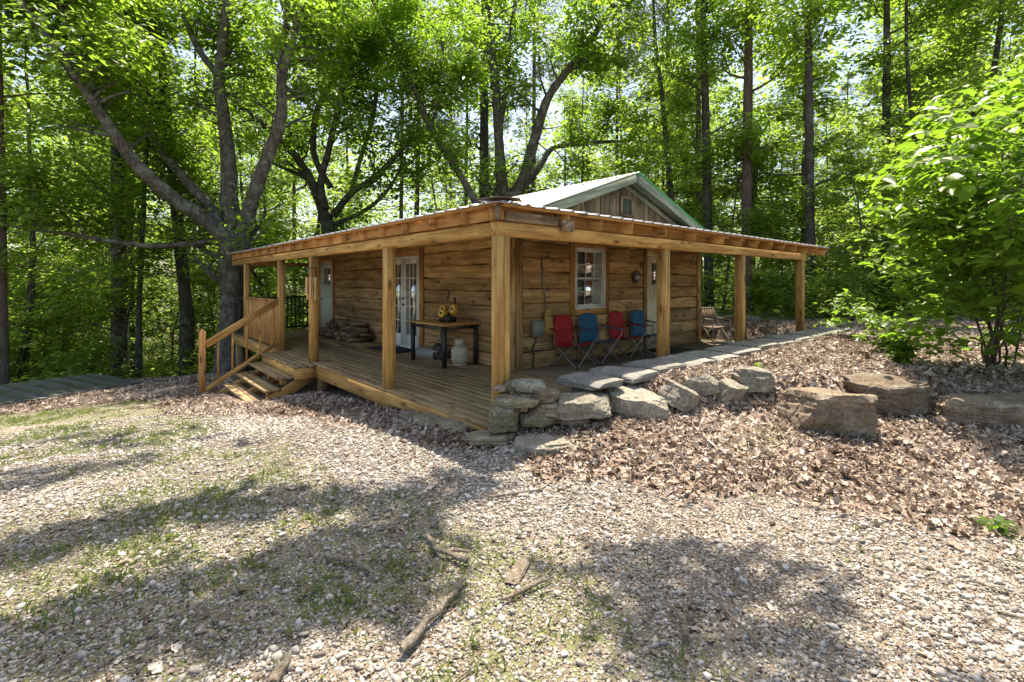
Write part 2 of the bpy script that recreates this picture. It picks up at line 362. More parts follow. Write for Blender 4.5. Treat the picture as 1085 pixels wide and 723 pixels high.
def groundmat():
    m, t, b = mat_new('yard_ground'); tc = nd(t, 'ShaderNodeTexCoord'); P = tc.outputs['Object']
    nz = nd(t, 'ShaderNodeTexNoise', i_Scale=1.1, i_Detail=7.0, i_Roughness=.7); t.links.new(P, nz.inputs['Vector'])
    dirt = ramp(t, nz.outputs[0], [(.3, (.13, .095, .065)), (.7, (.27, .215, .16))])
    vo = nd(t, 'ShaderNodeTexVoronoi', i_Scale=48.0); t.links.new(P, vo.inputs['Vector'])
    vc = nd(t, 'ShaderNodeSeparateColor'); t.links.new(vo.outputs['Color'], vc.inputs[0])
    stone = ramp(t, vc.outputs[0], [(.0, (.24, .20, .165)), (.5, (.40, .365, .32)), (1, (.54, .51, .46))])
    edge = ramp(t, vo.outputs['Distance'], [(.35, (1, 1, 1)), (.62, (0, 0, 0))])
    grav = mixc(t, edge, dirt, stone)
    vl = nd(t, 'ShaderNodeTexVoronoi', i_Scale=34.0, distance='MANHATTAN', i_Randomness=1.0)
    dn = nd(t, 'ShaderNodeTexNoise', i_Scale=9.0, i_Detail=2.0); t.links.new(P, dn.inputs['Vector'])
    va = nd(t, 'ShaderNodeVectorMath', operation='MULTIPLY_ADD'); va.inputs[1].default_value = (.15, .15, .15); t.links.new(dn.outputs['Color'], va.inputs[0]); t.links.new(P, va.inputs[2])
    t.links.new(va.outputs[0], vl.inputs['Vector'])
    lc = nd(t, 'ShaderNodeSeparateColor'); t.links.new(vl.outputs['Color'], lc.inputs[0])
    leaf = ramp(t, lc.outputs[0], [(0, (.09, .06, .045)), (.4, (.24, .17, .125)), (.8, (.38, .29, .235)), (1, (.46, .38, .33))])
    c = mixc(t, attr(t, 'litter').outputs['Fac'], grav, leaf)
    gn = nd(t, 'ShaderNodeTexNoise', i_Scale=22.0, i_Detail=4.0); t.links.new(P, gn.inputs['Vector'])
    gcol = ramp(t, gn.outputs[0], [(.3, (.06, .085, .02)), (.7, (.17, .20, .06))])
    c = mixc(t, mathn(t, 'MULTIPLY', attr(t, 'green').outputs['Fac'], ramp(t, gn.outputs[0], [(.4, (.1,)*3), (.6, (.75,)*3)])), c, gcol)
    t.links.new(c, b.inputs['Base Color']); b.inputs['Roughness'].default_value = .95; b.inputs['Specular IOR Level'].default_value = .15
    hh = mathn(t, 'ADD', mathn(t, 'MULTIPLY', edge, .6), mathn(t, 'MULTIPLY', lc.outputs[1], .8))
    bump(t, b, hh, .8, .02); return m
ground = mesh_np('ground', np.stack([gX, gY, gZ], -1).reshape(-1, 3), Q.ravel(), np.full(len(Q), 4), groundmat(), None,
                 dict(litter=lit.ravel(), green=grn.ravel()), smooth=True)
tag(ground, kind='structure', label='leaf and gravel covered forest floor around the cabin')


# ------------------------------------------------------------------ the cabin
WX, WY, EX, EY = 2.35, 2.35, 8.44, 11.8        # wall corner and far ends
ZB, ZE, SL = 1.97, 2.285, .145                  # beam underside, porch eave, porch roof slope
OV = .10
RX, RZ, GS = 5.30, 3.70, .352                   # ridge
YE = 12.2                                       # far end of the porch
cabin = empty('cabin', (0, 0, 0))
tag(cabin, 'rough sawn timber cabin with wrap-around porch on fresh pine posts and pale metal roof', 'cabin')
def part(mb, name, mat, parent=None, **k): return mb.build(name, mat, parent or cabin, **k)
def porch_z(d): return ZE + SL*(d+OV)

def siding(axis, fix, a0, a1, z0, z1, outward, openings, seed, top=None):
    """lapped waney-edged planks along one wall, cut round the openings"""
    mb = MB(seed); rng = random.Random(seed); z = z0
    while z < z1-.03:
        h = min(rng.uniform(.24, .31), z1-z)
        cuts = sorted((o[0], o[1]) for o in openings if o[2] < z+h-.02 and o[3] > z+.02)
        spans = []; c = a0
        for o0, o1 in cuts:
            if o0 > c: spans.append((c, o0))
            c = max(c, o1)
        if c < a1: spans.append((c, a1))
        # partial cover above or below an opening is closed by the casing boards
        for s0, s1 in spans:
            L = s1-s0; joints = [s0]
            if L > 3.5: joints.append(s0+L*rng.uniform(.35, .65))
            joints.append(s1)
            for j0, j1 in zip(joints[:-1], joints[1:]):
                n = max(2, int((j1-j0)/.12)); V = []; G = []; ph = rng.random()*90
                bow = rng.uniform(.028, .046)
                for i in range(n+1):
                    t = j0+(j1-j0)*i/n
                    wob = .028*(mnoise.noise((t*1.3+ph, z, 0)) + .5*mnoise.noise((t*4.1+ph, z, 3)))
                    wo2 = .016*mnoise.noise((t*1.7+ph, z, 8)); bw = bow+.006*mnoise.noise((t*2+ph, 1, z))
                    for (oo, zz) in ((-.01, z+h-.001+wo2), (bw-.010, z+h-.004+wo2), (bw, z+h-.014+wo2), (bw, z+wob+.022), (bw-.01, z+wob+.010), (-.01, z+wob+.004)):
                        p = (fix+outward*oo, t, zz) if axis == 'y' else (t, fix+outward*oo, zz)
                        V.append(p); G.append((t, zz, oo))
                F = []
                for i in range(n):
                    for k in range(5):
                        q = (i*6+k, i*6+k+1, (i+1)*6+k+1, (i+1)*6+k)
                        F.append(q)
                F += [tuple(range(6)), tuple(n*6+5-k for k in range(6))]
                mb.add(V, F, G)
        z += h
    return part(mb, 'wall', M['siding'])
ZF = -.04
OP_L = [(5.42, 6.98, -1, 2.08), (10.42, 11.42, -1, 2.1)]
OP_R = [(3.72, 4.68, .95, 2.17), (6.10, 6.98, -1, 2.12)]
siding('y', WX, WY, EY, ZF, 2.64, -1, OP_L, 1)
siding('x', WY, WX, EX, ZF, 2.64, -1, OP_R, 2)
siding('y', EX, WY, EY, -.3, 2.64, 1, [], 3)
siding('x', EY, WX, EX, -1.3, 2.64, 1, [], 4)
# dark backing behind the planks, so that no light leaks through the laps
mb = MB(5)
def backing(axis, fix, a0, a1, z0, z1, ops, th=.03):
    ops = sorted(ops); c = a0
    segs = []
    for o0, o1, b0, b1 in ops:
        segs.append((c, o0, z0, z1)); segs.append((o0, o1, b1, z1))
        if b0 > z0: segs.append((o0, o1, z0, b0))
        c = o1
    segs.append((c, a1, z0, z1))
    for s0, s1, q0, q1 in segs:
        if axis == 'y': mb.box((fix, s0, q0), (fix+th, s1, q1), 1)
        else: mb.box((s0, fix, q0), (s1, fix+th, q1), 0)
backing('y', WX+.022, WY+.06, EY-.06, ZF, 2.62, OP_L); backing('x', WY+.022, WX+.06, EX-.06, ZF, 2.62, OP_R)
backing('y', EX-.055, WY+.06, EY-.06, -.3, 2.62, []); backing('x', EY-.055, WX+.06, EX-.06, -1.3, 2.62, [])
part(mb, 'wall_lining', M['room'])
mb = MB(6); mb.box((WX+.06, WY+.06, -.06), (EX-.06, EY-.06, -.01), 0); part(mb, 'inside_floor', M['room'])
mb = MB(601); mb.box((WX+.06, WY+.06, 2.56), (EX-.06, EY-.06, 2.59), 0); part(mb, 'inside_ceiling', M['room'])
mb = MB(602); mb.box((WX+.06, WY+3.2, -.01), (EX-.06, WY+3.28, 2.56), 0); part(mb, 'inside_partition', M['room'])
# corner boards
mb = MB(7); mb.box((WX-.06, WY-.075, -.3), (WX+.07, WY-.042, 2.5), 2); part(mb, 'corner_board', M['siding'])
mb = MB(8); mb.box((WX-.082, WY-.035, -.3), (WX-.048, WY+.09, 2.5), 2); part(mb, 'corner_board', M['siding'])
mb = MB(9); mb.box((EX-.1, WY-.078, -.3), (EX+.05, WY-.045, 2.6), 2); part(mb, 'corner_board', M['siding'])
# gable with vertical boards
def gable(y, out):
    mb = MB(10); x = WX+.0; rng = random.Random(8)
    while x < EX-.02:
        wd = min(rng.uniform(.13, .21), EX-x); zt_ = lambda q: RZ-.05-abs(q-RX)*GS
        a, b_ = x+.006, x+wd-.006; z0 = 2.5; o_ = rng.uniform(0, .012)
        if min(zt_(a), zt_(b_)) > z0+.03:
            ys = (y, y+out*(.025+o_))
            V = [(a, ys[0], z0), (b_, ys[0], z0), (b_, ys[0], zt_(b_)), (a, ys[0], zt_(a)), (a, ys[1], z0), (b_, ys[1], z0), (b_, ys[1], zt_(b_)), (a, ys[1], zt_(a))]
            if a < RX < b_:
                V += [(RX, ys[0], zt_(RX)), (RX, ys[1], zt_(RX))]
                F = [(4, 5, 6, 9, 7), (0, 4, 7, 3), (1, 2, 6, 5), (3, 7, 9, 8), (8, 9, 6, 2), (0, 1, 5, 4), (0, 3, 8, 2, 1)]
            else: F = [(4, 5, 6, 7), (0, 4, 7, 3), (1, 2, 6, 5), (3, 7, 6, 2), (0, 1, 5, 4), (0, 3, 2, 1)]
            mb.add(V, F, [(v[2], v[0], v[1]) for v in V])
        x += wd
    mb.bar((WX, y+.02*-out, 2.56), (EX, y+.02*-out, 2.56), .03, .12)
    V = [(WX, y-out*.02, 2.55), (EX, y-out*.02, 2.55), (EX, y-out*.02, 2.58), (RX, y-out*.02, RZ-.06), (WX, y-out*.02, 2.62)]
    mb.add(V, [(0, 1, 2, 3, 4)], [(v[2], v[0], 0) for v in V])
    return part(mb, 'gable', M['weathered'])
gable(WY-.01, -1); gable(EY+.01, 1)
v = MB(12)
for a, b_ in (((5.19, 2.88), (5.19, 3.26)), ((5.57, 2.88), (5.57, 3.26)), ((5.165, 2.885), (5.595, 2.885)), ((5.165, 3.255), (5.595, 3.255))):
    v.bar((a[0], WY-.06, a[1]), (b_[0], WY-.06, b_[1]), .045, .05, up=(0, 1, 0))
vf = part(v, 'vent_window', M['weathered'])
v = MB(13); v.box((5.21, WY-.056, 2.9), (5.55, WY-.048, 3.24), 0); v.build('vent_screen', M['vent_dark'], vf)  # flat dark colour instead of glass, so the pane mirrors no bright sky

# ---- metal roofs (ribbed sheet, ribs run down the slope)
def ribbed(name, a_of, n0, n1, fn_lo, fn_hi, zfun, axis, mat, parent=None, thick=.0):
    """rib profile across 'a' from n0 to n1; each line runs from fn_lo(a) to fn_hi(a)"""
    prof = []; a = n0
    while a < n1:
        for da, dz in ((0, 0), (.16, 0), (.178, .022), (.205, .022), (.223, 0)): 
            if a+da <= n1: prof.append((a+da, dz))
        a += .2286
    prof.append((n1, 0))
    V = []; F = []; K = 5
    for a, dz in prof:
        lo, hi = fn_lo(a), fn_hi(a)
        for k in range(K):
            d = lo+(hi-lo)*k/(K-1)
            z = zfun(d)+dz
            V.append((d, a, z) if axis == 'x' else (a, d, z))
    for i in range(len(prof)-1):
        for k in range(K-1): F.append((i*K+k, i*K+k+1, (i+1)*K+k+1, (i+1)*K+k))
    mb = MB(3); mb.add(V, F); o = part(mb, name, mat)
    so_ = o.modifiers.new('thickness', 'SOLIDIFY'); so_.thickness = .004; so_.offset = 0
    return o
hipf = lambda a: max(-OV-.03, min(a, WX+.06))
ribbed('porch_roof', 0, -OV-.02, YE+.05, lambda a: -OV-.03, hipf, porch_z, 'x', M['roof'])
ribbed('porch_roof', 0, -OV-.02, 9.98, lambda a: -OV-.03, lambda a: max(-OV-.03, min(a, WY-.0)), lambda d: porch_z(d)+.001, 'y', M['roof'])
ribbed('main_roof', 0, 2.0, YE+.1, lambda a: WX-.06, lambda a: RX, lambda d: RZ-(RX-d)*GS+.0, 'x', M['roof'])  # pale colour here is sky glare painted into the sheet
ribbed('main_roof', 0, 2.0, YE+.1, lambda a: EX+.25, lambda a: RX, lambda d: RZ-(d-RX)*GS, 'x', M['roof'])
mb = MB(14)
V = [(RX-.16, 1.99, RZ-.03), (RX, 1.99, RZ+.035), (RX+.16, 1.99, RZ-.03), (RX-.16, YE+.1, RZ-.03), (RX, YE+.1, RZ+.035), (RX+.16, YE+.1, RZ-.03)]
mb.add(V, [(0, 1, 4, 3), (1, 2, 5, 4)]); part(mb, 'ridge_cap', M['roof'])
# hip flashing, its lower end bent dark sheet
def hipcap(p0, p1, wd, mat, name, lift):
    mb = MB(15); a, b_ = Vector((p0, p0, porch_z(p0)+lift)), Vector((p1, p1, porch_z(p1)+lift)); s_ = Vector((1, -1, 0)).normalized()*wd
    dz = Vector((0, 0, -SL*wd*.75))
    mb.add([a-s_+dz, a, a+s_+dz, b_-s_+dz, b_, b_+s_+dz], [(0, 1, 4, 3), (1, 2, 5, 4)])
    o = part(mb, name, mat); m_ = o.modifiers.new('t', 'SOLIDIFY'); m_.thickness = .012; return o
hipcap(.3, 2.32, .17, M['roof'], 'hip_flashing', .045)
hipcap(-.02, .36, .22, M['capmetal'], 'hip_end_cap', .065)
# gable rake boards
def rake(x0, x1, y0, y1, top, ht, mat, name):
    mb = MB(16); z = lambda q: RZ-abs(q-RX)*GS
    a = Vector((x0, (y0+y1)/2, z(x0)+top-ht/2)); b_ = Vector((x1, (y0+y1)/2, z(x1)+top-ht/2))
    mb.bar(a, b_, abs(y1-y0), ht); return part(mb, name, mat)
rake(RX-.005, WX-.02, 1.962, 1.995, -.012, .15, M['barge'], 'rake_board')
rake(RX+.005, EX+.22, 1.962, 1.995, -.012, .15, M['barge'], 'rake_board')
rake(RX+.005, EX+.25, 1.945, 2.04, .045, .055, M['greytrim'], 'rake_trim')
rake(RX-.005, WX-.02, 1.95, 2.02, .03, .03, M['barge'], 'rake_trim')
rake(RX-.005, WX, WY-.075, WY-.05, -.13, .09, M['barge'], 'frieze_board')
rake(RX+.005, EX, WY-.075, WY-.05, -.13, .09, M['barge'], 'frieze_board')
for s_ in (-1, 1):
    mb = MB(17)
    for k in range(3):
        y = 2.02+.1*k
        x1 = WX if s_ < 0 else EX+.2
        mb.bar((RX+s_*.01, y+.045, RZ-.05), (x1, y+.045, RZ-.05-abs(x1-RX)*GS), .09, .015)
    part(mb, 'soffit', M['barge'])

# ---- porch frame
PS = .14
def post(x, y, z0, z1=ZB, s_=PS, mat='pine_new', sd=0):
    mb = MB(100+sd); mb.bar((x, y, z0), (x, y, z1), s_, s_, up=(0, 1, 0), bev=.008); return part(mb, 'post', M[mat])
for i, y in enumerate((2.50, 5.54, 7.58, 10.65)): post(.07, y, -.005, sd=i)
for i, x in enumerate((3.16, 5.67, 8.64)): post(x, .07, -.03, sd=10+i)
post(.045, .058, -.15, s_=.10, sd=20); post(.137, .055, -.13, s_=.078, sd=21)
for i, (x, y) in enumerate(((.14, 5.3), (.14, 8.0), (.14, 11.9), (.14, 3.2), (2.2, 8.0), (2.2, 11.9))):
    mb = MB(130+i); z0 = float(zt(x, y))-.1
    mb.bar((x, y, z0), (x, y, -.2), .14, .14, up=(0, 1, 0)); part(mb, 'deck_post', M['deck'])
mb = MB(30); mb.box((.012, .15, ZB), (.128, YE-.05, ZB+.14), 1); part(mb, 'beam', M['pine_new'])
mb = MB(31); mb.box((.0, .012, ZB+.003), (8.86, .128, ZB+.143), 0); part(mb, 'beam', M['pine_new'])
# rafters of the left wing, blocking between them
rng = random.Random(4)
ys = [.05]+[.55+.66*k for k in range(18)]
for y in ys:
    mb = MB(int(y*100)); x1 = min(WX+.02, max(y, .5)) if y < WX else WX+.02
    mb.bar((-.06, y, porch_z(-.06)-.105), (x1, y, porch_z(x1)-.105), .042, .14); part(mb, 'rafter', M['pine_orange'])
for a, b_ in zip(ys[:-1], ys[1:]):
    mb = MB(int(a*177)); mb.bar((.02, a+.024, porch_z(0)-.10), (.02, b_-.024, porch_z(0)-.10), .038, .138, rnd=rng.random()); part(mb, 'blocking', M['pine_orange'])
xs = [.97, 1.56, 2.2, 3.0, 3.82, 4.73, 5.4, 6.05, 6.7, 7.35, 8.0, 8.65, 9.25, 9.85]
for x in xs:
    mb = MB(int(x*131)); y1 = min(WY-.03, x)
    mb.bar((x, -.07, porch_z(-.07)-.105), (x, y1, porch_z(y1)-.105), .042, .14); part(mb, 'rafter', M['pine_orange'])
mb = MB(44); mb.bar((-.06, -.06, porch_z(-.06)-.10), (2.3, 2.3, porch_z(2.3)-.10), .045, .15); part(mb, 'hip_rafter', M['weathered'])
mb = MB(45); mb.bar((.97, -.085, ZB+.16), (.97, -.02, ZB+.16), .17, .12); part(mb, 'rafter_end_block', M['weathered'])
mb = MB(451); mb.bar((.10, .0, ZB+.205), (.87, .0, ZB+.205), .03, .10); part(mb, 'blocking', M['weathered'])
for k, d in enumerate((-.05, .75, 1.55, 2.2)):      # purlins under the metal
    mb = MB(50+k); mb.bar((d, max(d, -.09), porch_z(d)-.02), (d, YE, porch_z(d)-.02), .09, .028); part(mb, 'purlin', M['pine_orange'])
    mb = MB(60+k); mb.bar((max(d, -.09)+.05, d, porch_z(d)-.021), (9.93, d, porch_z(d)-.021), .09, .028); part(mb, 'purlin', M['pine_orange'])
mb = MB(65); mb.bar((.15, .145, porch_z(.1)-.10), (9.85, .145, porch_z(.1)-.10), .03, .13); part(mb, 'blocking', M['pine_orange'])
mb = MB(66); mb.bar((WX-.075, WY, porch_z(WX)-.12), (WX-.075, EY, porch_z(WX)-.12), .04, .16); part(mb, 'ledger', M['siding'])
mb = MB(67); mb.bar((WX, WY-.08, porch_z(WX)-.12), (9.9, WY-.08, porch_z(WX)-.12), .04, .16); part(mb, 'ledger', M['siding'])

# ---- deck and steps
mb = MB(70); x = .0
while x < WX-.05:
    w_ = .138; x1 = min(x+w_, WX-.04); r_ = random.Random(int(x*1000)); y = -.0 if x > .15 else .16
    br = [y, r_.uniform(3, 5), r_.uniform(6.5, 9), YE-.2]
    for a, b_ in zip(br[:-1], br[1:]): mb.box((x+.0015, a+.002, -.036), (x1-.0015, b_-.002, 0), 1, bev=.003)
    x += w_
part(mb, 'decking', M['deck'])
mb = MB(71); mb.box((-.03, .2, -.235), (.006, 5.14, -.03), 1); mb.box((-.03, 7.4, -.235), (.006, YE-.2, -.03), 1); part(mb, 'deck_fascia', M['pine_new'])
mb = MB(72)
for x in (.5, 1.0, 1.5, 2.0): mb.box((x, .3, -.2), (x+.04, YE-.25, -.04), 1)
part(mb, 'deck_joist', M['deck'])
steps = MB(73)
mb = MB(74)
for k in range(3): mb.box((-.40+.128*k+.003, 5.15, -.036), (-.40+.128*(k+1)-.003, 7.36, -.0005), 1, bev=.006)
part(mb, 'landing', M['deck'])
mb = MB(75); mb.box((-.385, 5.17, -.235), (.0, 5.205, -.04), 0); mb.box((-.385, 5.21, -.20), (-.35, 7.3, -.04), 1); part(mb, 'landing_fascia', M['pine_new'])
for k, (xf, z) in enumerate(((-.63, -.185), (-.86, -.37), (-1.09, -.555))):
    mb = MB(80+k); mb.box((xf, 5.24, z-.04), (xf+.135, 7.36, z), 1, bev=.006); mb.box((xf+.14, 5.24, z-.04), (xf+.275, 7.36, z), 1, bev=.006)
    part(mb, 'tread', M['deck'])
    for yy in (5.5, 6.3, 7.1):
        mb = MB(90+k); mb.box((xf+.10, yy-.045, z-.165), (xf+.19, yy+.045, z-.043), 2); part(mb, 'step_block', M['pine_new'])
for yy in (5.28, 6.3, 7.33):
    mb = MB(int(yy*9)); mb.bar((-.05, yy, -.20), (-1.16, yy, -.80 ), .04, .19); part(mb, 'stringer', M['pine_new'])
NX, NY = -1.42, 7.53
mb = MB(96); zb = float(zt(NX, NY))-.2; mb.bar((NX, NY, zb), (NX, NY, .52), .11, .11, up=(0, 1, 0), bev=.01); nw = part(mb, 'newel_post', M['pine_orange'])
mb = MB(97)
V = [(NX-.056, NY-.056, .521), (NX+.056, NY-.056, .521), (NX+.056, NY+.056, .521), (NX-.056, NY+.056, .521), (NX, NY, .55)]
mb.add(V, [(0, 1, 4), (1, 2, 4), (2, 3, 4), (3, 0, 4), (3, 2, 1, 0)]); mb.build('post_cap', M['pine_orange'], nw)
mb = MB(98); mb.bar((NX+.05, NY-.03, .24), (.04, 7.55, 1.10), .05, .135); part(mb, 'handrail', M['pine_new'])
mb = MB(99); mb.bar((NX+.05, NY-.03, -.66), (-.02, 7.55, .16), .045, .09); part(mb, 'lower_rail', M['pine_new'])
for k in range(5):
    t = (k+.8)/5.4; x = NX+.06+(-NX)*t; y = NY-.03+.05*t
    mb = MB(140+k); mb.bar((x, y, -.62+.80*t), (x, y, .22+.84*t), .035, .035, up=(0, 1, 0)); part(mb, 'baluster', M['pine_new'])
# boarded panel and far-end railing
mb = MB(150); y = 7.66
while y < 10.55: mb.box((.03, y, .06), (.055, min(y+.135, 10.57), 1.06), 2); y += .141
part(mb, 'board_panel', M['pine_orange'])
mb = MB(151); mb.box((.01, 7.655, 1.06), (.13, 10.575, 1.10), 1); part(mb, 'rail_cap', M['pine_orange'])
mb = MB(152); mb.box((.0, YE-.26, 1.0), (WX, YE-.2, 1.05), 0); mb.box((.0, YE-.25, .08), (WX, YE-.21, .14), 0); part(mb, 'porch_rail', M['black'])  # rail coloured black to paint in the shade at the porch end
for k in range(20):
    mb = MB(160+k); x = .06+k*.118; mb.bar((x, YE-.23, .14), (x, YE-.23, 1.0), .03, .03, up=(0, 1, 0)); part(mb, 'baluster', M['black'])  # balusters blackened for the same painted shade
mb = MB(191); mb.box((.13, YE-.15, ZB), (WX, YE-.05, ZB+.12), 0); part(mb, 'beam', M['siding'])
# right porch floor
mb = MB(192); mb.box((WX-.03, .01, -.14), (9.3, WY-.02, .0), 0); part(mb, 'porch_floor', M['slab'])
mb = MB(193); mb.box((.16, .012, -.2), (WX-.035, .05, -.04), 0); part(mb, 'deck_fascia', M['deck'])
mb = MB(194); mb.box((EX, WY, -.3), (9.2, 6, -.02), 0); part(mb, 'footing', M['slab'])

# ---- window of the right wall
def wpt(x, y, z): return (x, y, z)
x0, x1, z0, z1 = 3.74, 4.65, .98, 2.15
mb = MB(200); yb = WY-.052
mb.box((x0-.115, yb-.03, z0-.11), (x0, yb+.02, z1+.07), 2); mb.box((x1, yb-.03, z0-.11), (x1+.115, yb+.02, z1+.07), 2)
mb.box((x0+.002, yb-.03, z1), (x1-.002, yb+.02, z1+.07), 0); mb.box((x0+.002, yb-.03, z0-.11), (x1-.002, yb+.02, z0), 0)
part(mb, 'window_casing', M['pine_orange'])
mb = MB(201); y = WY-.075
def frame(mb, x0, x1, z0, z1, y0, y1, t):
    mb.box((x0, y0, z0), (x0+t, y1, z1), 2); mb.box((x1-t, y0, z0), (x1, y1, z1), 2)
    mb.box((x0+t, y0, z0), (x1-t, y1, z0+t), 0); mb.box((x0+t, y0, z1-t), (x1-t, y1, z1), 0)
frame(mb, x0, x1, z0, z1, y-.012, WY-.015, .05); win = part(mb, 'window', M['white_paint'])
zm = (z0+z1)/2
for i, (a, b_) in enumerate(((zm-.02, z1-.05), (z0+.05, zm+.02))):
    yy = y+.01+.022*i; mb = MB(210+i); frame(mb, x0+.051, x1-.051, a, b_, yy, yy+.025, .035)
    if i == 0:
        for k in (1, 2): xx = x0+.06+(x1-x0-.12)*k/3; mb.box((xx-.011, yy+.004, a+.035), (xx+.011, yy+.021, b_-.035), 2)
        zz = (a+b_)/2; mb.box((x0+.086, yy+.003, zz-.011), (x1-.086, yy+.019, zz+.011), 0)
    else:
        for k in (1, 2): xx = x0+.06+(x1-x0-.12)*k/3; mb.box((xx-.006, yy+.004, a+.035), (xx+.006, yy+.021, b_-.035), 2)
        zz = (a+b_)/2; mb.box((x0+.086, yy+.003, zz-.006), (x1-.086, yy+.019, zz+.006), 0)
    mb.build('sash', M['white_paint'], win)
    mb = MB(215); mb.box((x0+.08, yy+.010, a+.03), (x1-.08, yy+.013, b_-.03), 0); mb.build('pane', M['glass'], win)
mb = MB(216)
for xx0, xx1 in ((x0+.05, x0+.36), (x1-.36, x1-.05)):
    n = 10
    V = []; 
    for i in range(n+1):
        xx = xx0+(xx1-xx0)*i/n
        for zz in (z0+.02, z0+.45): V.append((xx, WY+.16+.02*math.sin(i*2.1), zz))
    mb.add(V, [(2*i, 2*i+2, 2*i+3, 2*i+1) for i in range(n)])
mb.build('curtain', M['curtain'], win)

# ---- doors
def panel_door(name, mat, axis, a0, a1, z0, z1, fix, seed, casing_mat):
    """flat boarded door with a small four-light window near the top; axis x: wall runs along X"""
    P = (lambda a, o, z: (a, fix-o, z)) if axis == 'x' else (lambda a, o, z: (fix-o, a, z))
    def bx(mb, a, b_, o0, o1, q0, q1, ax):
        p, q = P(a, o0, q0), P(b_, o1, q1)
        lo = tuple(min(i, j) for i, j in zip(p, q)); hi = tuple(max(i, j) for i, j in zip(p, q))
        mb.box(lo, hi, {'a': 0 if axis == 'x' else 1, 'z': 2}[ax])
    mb = MB(seed)
    bx(mb, a0-.0, a0+.045, -.02, .07, z0, z1, 'z'); bx(mb, a1-.045, a1, -.02, .07, z0, z1, 'z'); bx(mb, a0+.045, a1-.045, -.02, .07, z1-.045, z1, 'a')
    dr = part(mb, 'door', M[mat])
    b0, b1, c1 = a0+.05, a1-.05, z1-.05; W = b1-b0
    wz0, wz1 = c1-.62, c1-.14; wa0, wa1 = b0+.16, b1-.16
    mb = MB(seed+1)
    n = 6; seg = W/n
    for k in range(n): 
        s0, s1 = b0+k*seg, b0+(k+1)*seg
        bx(mb, s0+.004, s1-.004, .015, .045, z0+.01, wz0-.002, 'z')
    bx(mb, b0, wa0, .015, .047, wz0, c1, 'z'); bx(mb, wa1, b1, .015, .047, wz0, c1, 'z'); bx(mb, wa0, wa1, .015, .047, wz1, c1, 'a')
    bx(mb, (wa0+wa1)/2-.012, (wa0+wa1)/2+.012, .016, .046, wz0, wz1, 'z'); bx(mb, wa0+.001, wa1-.001, .018, .043, (wz0+wz1)/2-.012, (wz0+wz1)/2+.012, 'a')
    bx(mb, b0+.002, b1-.002, .005, .016, z0+.01, wz0-.002, 'z')
    mb.build('leaf_panel', M[mat], dr)
    mb = MB(seed+2); bx(mb, wa0-.01, wa1+.01, .024, .028, wz0-.0, wz1+.0, 'a'); mb.build('door_pane', M['glass'], dr)
    mb = MB(seed+3); mb.tube([P(b1-.07, .045, z0+.98), P(b1-.07, .085, z0+.98)], .012); mb.tube([P(b1-.07, .08, z0+.98), P(b1-.07, .12, z0+.98)], [.028, .022]); mb.build('handle', M['alu'], dr, smooth=True)
    mb = MB(seed+4)
    bx(mb, a0-.11, a0-.002, .03, .075, z0, z1+.1, 'z'); bx(mb, a1+.002, a1+.11, .03, .075, z0, z1+.1, 'z'); bx(mb, a0, a1, .03, .075, z1+.002, z1+.1, 'a')
    mb.build('door_casing', M[casing_mat], dr)
    return dr
panel_door('door', 'cream_paint', 'x', 6.12, 6.96, .0, 2.11, WY, 230, 'siding')
panel_door('door', 'sage_paint', 'y', 10.44, 11.40, .0, 2.09, WX, 240, 'pine_orange')
# french doors
y0, y1, z1 = 5.45, 6.95, 2.07
mb = MB(250); mb.box((WX-.07, y0, 0), (WX+.03, y0+.04, z1), 2); mb.box((WX-.07, y1-.04, 0), (WX+.03, y1, z1), 2); mb.box((WX-.07, y0+.04, z1-.04), (WX+.03, y1-.04, z1), 1); mb.box((WX-.075, y0+.04, 0), (WX+.03, y1-.04, .035), 1)
fd = part(mb, 'french_doors', M['white_paint'])
for a, b_, hs in ((y0+.045, (y0+y1)/2-.003, 1), ((y0+y1)/2+.003, y1-.045, 0)):
    mb = MB(252); X0, X1 = WX-.055, WX-.012; t = .115
    mb.box((X0, a, .04), (X1, a+t, z1-.045), 2); mb.box((X0, b_-t, .04), (X1, b_, z1-.045), 2)
    mb.box((X0, a+t, .04), (X1, b_-t, .30), 1); mb.box((X0, a+t, z1-.17), (X1, b_-t, z1-.045), 1)
    g0, g1, q0, q1 = a+t, b_-t, .30, z1-.17
    for k in (1, 2): yy = g0+(g1-g0)*k/3; mb.box((X0+.008, yy-.014, q0), (X1-.008, yy+.014, q1), 2)
    for k in range(1, 5): zz = q0+(q1-q0)*k/5; mb.box((X0+.01, g0, zz-.013), (X1-.01, g1, zz+.013), 1)
    lf = mb.build('door_leaf', M['white_paint'], fd)
    mb = MB(253); mb.box((WX-.036, g0-.005, q0-.005), (WX-.032, g1+.005, q1+.005), 1); mb.build('pane', M['glass'], fd)
    if hs:
        mb = MB(254); yy = b_-.055
        for zz in (.98, 1.12): mb.tube([(X0, yy, zz), (X0-.05, yy, zz)], [.012, .026], 10)
        mb.build('handle', M['black'], fd, smooth=True)
mb = MB(256); mb.box((WX-.08, y0-.14, 0), (WX-.03, y0-.003, z1+.15), 2); mb.box((WX-.08, y1+.003, 0), (WX-.03, y1+.14, z1+.15), 2); mb.box((WX-.08, y0, z1+.003), (WX-.03, y1, z1+.15), 1)
mb.build('door_casing', M['pine_orange'], fd)
